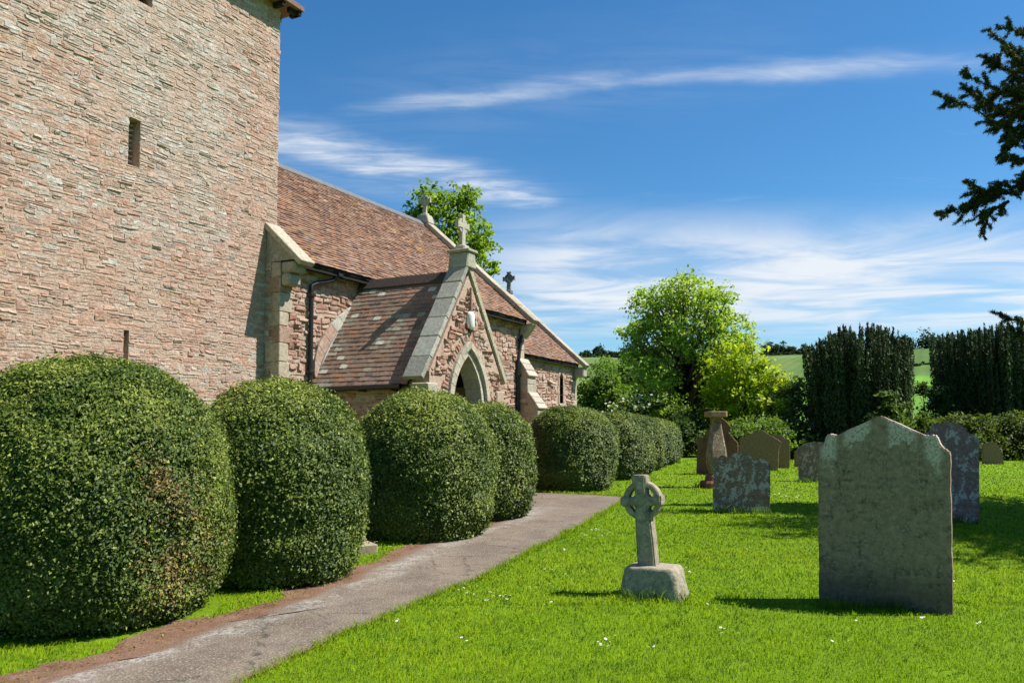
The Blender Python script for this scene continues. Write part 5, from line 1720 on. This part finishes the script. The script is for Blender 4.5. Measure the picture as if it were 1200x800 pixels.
grow('bushy olive green shrub behind the little leaning gravestone', 'shrub', 30, 1175, [(1165, 508, 24, 18, 0), (1188, 503, 28, 20, 0), (1178, 526, 34, 20, -.3), (1222, 508, 26, 26, 0)], .11, 11000, [(.10, .145, .028), (.085, .125, .022), (.12, .16, .03)], .07, 'shrub')


def yew(label, d, cx, hw, ytop, ybase, n_shoot, seed):
    r = np.random.default_rng(seed)
    b = at_depth(cx, 507, d); b[2] = gz(b[0], b[1]); k = d / FPX
    R = hw * k; ztop = at_depth(cx, ytop, d)[2] - b[2]
    root = empty('columnar_yew', tuple(b), 0, label, 'tree', 'dark columnar yew trees')
    S = []; C = []; SP = Soup()
    R *= .84
    for i in range(n_shoot):
        a = r.random() * 2 * np.pi; rho = R * math.sqrt(r.uniform(.02, 1))
        x, y = rho * math.cos(a), rho * math.sin(a)
        edge = rho / R
        zt = ztop * (1.0 - .13 * edge ** 3) - abs(r.normal(0, .10 * ztop * .5)) + .12 * ztop * (vnoise(np.array([[x, y]]), .9, seed)[0] - .5)
        if r.random() < .25 and edge > .5: zt *= r.uniform(.5, .9)
        zb = r.uniform(.05, .35) * ztop * (.4 + .9 * (edge < .6))
        lean = np.array([math.cos(a), math.sin(a)]) * r.uniform(.0, .10)
        m = int(330 * (zt - zb) / ztop * r.uniform(.8, 1.2))
        t = r.random(m)
        wd = .17 * (1 - t ** 2.0 * .85) * r.uniform(.8, 1.5)
        q = np.stack([x + lean[0] * (zt - zb) * t, y + lean[1] * (zt - zb) * t, zb + (zt - zb) * t], 1)
        th = r.random(m) * 2 * np.pi; out = np.stack([np.cos(th), np.sin(th), 0 * th], 1)
        q = q + out * (wd * np.sqrt(r.random(m)))[:, None]
        nn = unit(out + r.normal(0, .35, (m, 3)) + np.array([0, 0, .25])); T = out * .45 + np.array([0, 0, 1.0]) + r.normal(0, .25, (m, 3))
        L = r.uniform(.07, .16, m)
        V, F = leaf_tris(q, nn, T, L, L * .45)
        S.append(V); C.append(np.repeat(np.array([.042, .062, .019]) * r.uniform(.6, 1.5) * r.uniform(.6, 1.5, (m, 1)), 3, 0))
        if i % 6 == 0:
            Vt, Ft = tube_np([(x * .35, y * .35, -.1), (x * .7, y * .7, zb), (x, y, (zb + zt) / 2), (x + lean[0], y + lean[1], zt * .95)], [.09, .06, .04, .01], 5); SP.add(Vt, Ft)
    V = np.concatenate(S)
    np_mesh('crown', V, np.arange(len(V)).reshape(-1, 3), M_YEW, root, np.concatenate(C))
    SP.build('trunk', M_BARK, root, True)
    # dim inner mass of dead twigs
    nz_, na = 10, 18
    zz = np.linspace(.1, .80, nz_) * ztop; A = np.linspace(0, 2 * np.pi, na, endpoint=False)
    rr = R * .74 * np.array([.8, .95, 1, 1, 1, 1, .98, .93, .8, .01])
    B = np.stack([rr[:, None] * np.cos(A), rr[:, None] * np.sin(A), zz[:, None] + 0 * A], -1).reshape(-1, 3); B += r.normal(0, .05, B.shape)
    ii = np.arange(nz_ - 1)[:, None] * na + np.arange(na)[None]; jj = np.arange(nz_ - 1)[:, None] * na + (np.arange(na)[None] + 1) % na
    np_mesh('inner_twigs', B, np.stack([ii, jj, jj + na, ii + na], -1).reshape(-1, 4), M_TWIG, root, None, True)
    return root


yew('dark columnar yew with spiky top, in front of the pale striped field', 32, 1007, 62, 385, 530, 560, 4)
yew('dark columnar yew with spiky top, rising from the olive shrubs at the far right', 34, 1172, 76, 377, 530, 680, 5)
grow('dark round bush hanging at the left side of the far right yew', 'shrub', 33, 1090, [(1080, 456, 15, 9, 0), (1096, 462, 14, 14, 0), (1095, 490, 14, 24, 0)], .12, 2600, DARKG, .05, 'shrub', cl=.25)


def overhanging_yew():
    """stands just outside the picture on the right; its branch ends reach in and its shade lies on the lawn"""
    d = 13.5
    r = np.random.default_rng(77)
    b = cs(11.8, 11.5); b[2] = gz(b[0], b[1])
    root = empty('overhanging_yew', tuple(b), 0, 'big dark yew at the right edge whose branch tips hang into the sky', 'tree')
    lines = [[(1290, 110), (1200, 68), (1160, 36)], [(1290, 130), (1195, 90), (1150, 66)], [(1290, 140), (1190, 112), (1136, 91)], [(1290, 160), (1192, 138), (1130, 104)], [(1290, 170), (1180, 150), (1140, 126), (1103, 113)],
             [(1290, 175), (1205, 160), (1172, 181)], [(1290, 200), (1210, 190), (1178, 187)], [(1290, 225), (1205, 216), (1150, 238), (1104, 250)], [(1190, 226), (1155, 226), (1133, 211)], [(1182, 236), (1162, 248), (1154, 264)],
             [(1290, 235), (1215, 213), (1180, 214)], [(1290, 400), (1225, 384), (1176, 372)], [(1290, 60), (1215, 45), (1185, 34)], [(1290, 150), (1210, 105), (1165, 110)], [(1290, 165), (1220, 130), (1170, 150)], [(1260, 120), (1200, 125), (1160, 138)], [(1270, 100), (1215, 85), (1180, 62)], [(1290, 390), (1230, 400), (1190, 392)]]
    S = Soup(); P, D = [], []
    BODY = []

    def sprays(pts, m, spread):
        pts = np.asarray(pts)
        t = r.random(m) * (len(pts) - 1); i = np.minimum(t.astype(int), len(pts) - 2); f = (t - i)[:, None]
        q = pts[i] * (1 - f) + pts[i + 1] * f; dr = unit(pts[i + 1] - pts[i])
        off = r.normal(0, 1, (m, 3)) * spread
        P.append(q + off); D.append(unit(dr * .8 + unit(r.normal(0, 1, (m, 3))) * .75 + np.array([0, 0, -.1])))

    def twig(a, dv, ln_, depth):
        e_ = a + unit(dv) * ln_
        mid_ = (a + e_) / 2 + np.array([0, 0, .10 * ln_])
        pts = resample([a, mid_, e_ - np.array([0, 0, .06 * ln_])], 6)
        Vt, Ft = tube_np(pts[::2] if len(pts) > 4 else pts, np.linspace(.006, .0025, len(pts[::2])), 3); S.add(Vt, Ft)
        sprays(pts, int(ln_ * 520), .013)
        if depth:
            for q in range(int(ln_ * 16)):
                i = r.integers(1, 6)
                d2 = unit(dv) * .9 + r.normal(0, .55, 3) + np.array([0, 0, -.12])
                twig(pts[i], d2, ln_ * r.uniform(.22, .5), 0)

    for k, ln in enumerate(lines):
        off = r.uniform(-.7, .7)
        if k in (7, 8, 9): off = .2
        if k == 11 or k == 17: off = .3
        pts = np.array([at_depth(x, y, d + off * (1 - .0 * j)) for j, (x, y) in enumerate(ln)])
        pts = resample(pts, 14)
        L = np.linalg.norm(np.diff(pts, axis=0), axis=1).sum()
        Vt, Ft = tube_np(pts, np.linspace(.03, .006, 14), 5); S.add(Vt, Ft)
        sprays(pts, int(L * 260), .02)
        for q in range(int(L * 18)):
            i = int(r.integers(1, 14)); i = min(i, 13)
            dv = unit(pts[min(i + 1, 13)] - pts[max(i - 1, 0)]) * .95 + r.normal(0, .50, 3) + np.array([0, 0, -.10])
            twig(pts[i], dv, r.uniform(.14, .46) * (1.2 - i / 17), 1)
    # main body of the tree, outside the frame
    hi = b + np.array([0, 0, 8.6])
    s = np.linspace(0, 1, 8)[:, None]
    tr = b * (1 - s) + hi * s; tr[0, 2] -= .2
    Vt, Ft = tube_np(tr, .42 * (1 - .85 * s[:, 0]), 10); S.add(Vt, Ft)
    for q in range(170):
        t0 = r.uniform(.24, .95); a = tr[0] * (1 - t0) + hi * t0
        az_ = r.random() * 2 * np.pi; Lb = r.uniform(2.4, 5.6) * (1.15 - .6 * t0)
        dv = np.array([math.cos(az_), math.sin(az_), r.uniform(-.15, .25)])
        e_ = a + dv * Lb
        while Lb > .8 and (e_ @ RGT) < .665 * (e_ @ FWD) + .35:
            Lb *= .92; e_ = a + dv * Lb
        pts = resample([a, (a + e_) / 2 + np.array([0, 0, .15]), e_ - np.array([0, 0, .2])], 8)
        Vt, Ft = tube_np(pts, np.linspace(.07, .012, 8), 5); S.add(Vt, Ft)
        sprays(pts, int(Lb * 120), .02); BODY.append(pts)
    bp = np.concatenate([np.repeat(x_, 40, 0) for x_ in BODY]); bp = bp + r.normal(0, .20, bp.shape) * np.array([1, 1, .6])
    P = np.concatenate(P); D = np.concatenate(D); N = len(P)
    L = r.uniform(.045, .095, N)
    nb = len(bp)
    P = np.concatenate([P, bp]); D = np.concatenate([D, r.normal(0, 1, (nb, 3))]); L = np.concatenate([L, r.uniform(.14, .26, nb)]); N = len(P)
    V, F = leaf_tris(P - b, unit(r.normal(0, 1, (N, 3)) + np.array([0, 0, .5])), D, L, L * np.where(L > .12, .4, .17))
    c = np.array([.058, .080, .022]) * r.uniform(.55, 1.6, (N, 1)); w_ = r.random(N) < .10; c[w_] = np.array([.07, .06, .018]) * r.uniform(.7, 1.2, (w_.sum(), 1))
    np_mesh('crown', V, F, M_YEW, root, np.repeat(c, 3, 0))
    S.V = [v - b for v in S.V]
    S.build('trunk', M_BARK, root, True)


overhanging_yew()

# ------------------------------------------------------------------ the hill
HILL = [('round dark tree at the left of the trio on the skyline beyond the field', 902, 409, 11, 10, 338), ('round dark tree in the middle of the trio on the skyline beyond the field', 915, 407, 10, 9, 340),
        ('smallest round tree at the right of the trio on the skyline beyond the field', 927, 410.5, 6, 6, 342), ('big round tree on the hill in the gap between the two yews', 1087, 404, 17, 14, 300),
        ('dark tree on the hill half hidden by the right yew', 1108, 403, 16, 10, 306), ('tree on the hill peeping out behind the right of the left yew', 1062, 398, 9, 10, 330),
        ('tree on the hill peeping out behind the left of the left yew', 944, 403, 8, 7, 335), ('small tree on the hilltop just right of the church gable', 687, 421, 7, 5, 330), ('rounded tree on the hilltop right of the church gable', 702, 417, 8, 8, 332),
        ('low wide tree on the hilltop between the church and the ash', 718, 420, 11, 5, 334), ('dark tree on the hilltop close to the ash crown', 737, 414, 12, 9, 330)]
for (lb, x, y, rx, ry, d) in HILL:
    cl_h = [(x, y, rx * .8, ry * .8, 0), (x - rx * .4, y + ry * .25, rx * .6, ry * .6, 1), (x + rx * .42, y + ry * .2, rx * .6, ry * .62, -1), (x, y + ry * .5, rx * .75, ry * .5, 0)]
    b = at_depth(x, 507, d)
    dy = proj(np.array([[b[0], b[1], gz(b[0], b[1])]]))[0][1] - (y + ry * .92)
    cl_h = [(a_[0], a_[1] + dy) + a_[2:] for a_ in cl_h]
    grow(lb, 'tree', d, x, cl_h, .75, 1500, [(.030, .058, .020), (.025, .05, .018)], .45, 'hill_tree', 'trees on the far hill', cl=.22)
for (lb, x0, x1, y, h, d) in (('scrubby hedgerow under the trio of trees at the top of the pale field', 893, 945, 416.5, 2.4, 333), ('hedgerow at the top of the lower bright field between the yews', 1066, 1130, 440, 3.0, 205), ('dark wooded edge along the hilltop right of the church', 676, 760, 424, 4.0, 322)):
    m = max(4, int((x1 - x0) / 6))
    cl_h = []
    for q in range(m):
        x = x0 + (x1 - x0) * (q + .5) / m
        b = at_depth(x, 507, d)
        yg = proj(np.array([[b[0], b[1], gz(b[0], b[1])]]))[0][1]
        hh = h * random.uniform(.7, 1.3)
        cl_h.append((x, yg - hh * .55, 5, hh, random.uniform(-2, 2)))
    grow(lb, 'hedgerow', d, (x0 + x1) / 2, cl_h, .6 if d > 250 else .4, 3200, [(.028, .052, .018), (.035, .06, .02)], .1, 'hedgerow', limbs=False)


def sheep(px, py, d, rz, label):
    p = at_depth(px, py, d)
    # walk out along the sight line until the hillside is met
    for dd in np.linspace(80, 330, 600):
        q = at_depth(px, py, dd)
        if q[2] < gz(q[0], q[1]): p = q; break
    z = gz(p[0], p[1])
    root = empty('sheep', (p[0], p[1], z), rz, label, 'sheep')
    pts = [(0, 0, .72), (.35, 0, .74), (.55, 0, .80), (.72, 0, .92), (.90, 0, .86), (-.35, 0, .72), (-.55, 0, .66)]
    rad = [.30, .28, .20, .11, .06, .29, .12]
    ed = [(0, 1), (1, 2), (2, 3), (3, 4), (0, 5), (5, 6)]
    for (x, y, par) in ((.34, .15, 1), (.34, -.15, 1), (-.36, .15, 5), (-.36, -.15, 5)):
        i = len(pts); pts += [(x, y, .40), (x, y, .0)]; rad += [.075, .04]; ed += [(par, i), (i, i + 1)]
    me = bpy.data.meshes.new('body'); me.from_pydata(pts, ed, [])
    o = link(bpy.data.objects.new('body', me), root)
    m = o.modifiers.new('skin', 'SKIN')
    for i, v in enumerate(me.skin_vertices[0].data):
        v.radius = (rad[i], rad[i]); v.use_root = i == 0
    s = o.modifiers.new('sub', 'SUBSURF'); s.levels = s.render_levels = 1
    me.materials.append(M_FLEECE)


M_FLEECE = plain_mat('fleece', (.62, .60, .52), .95, .05, 12, .15, .4)
sheep(1091, 477.5, 120, .4, 'white sheep grazing in the bright field between the yews, the lower one')
sheep(1096, 474.5, 120, 2.6, 'white sheep grazing in the bright field between the yews, the upper one')
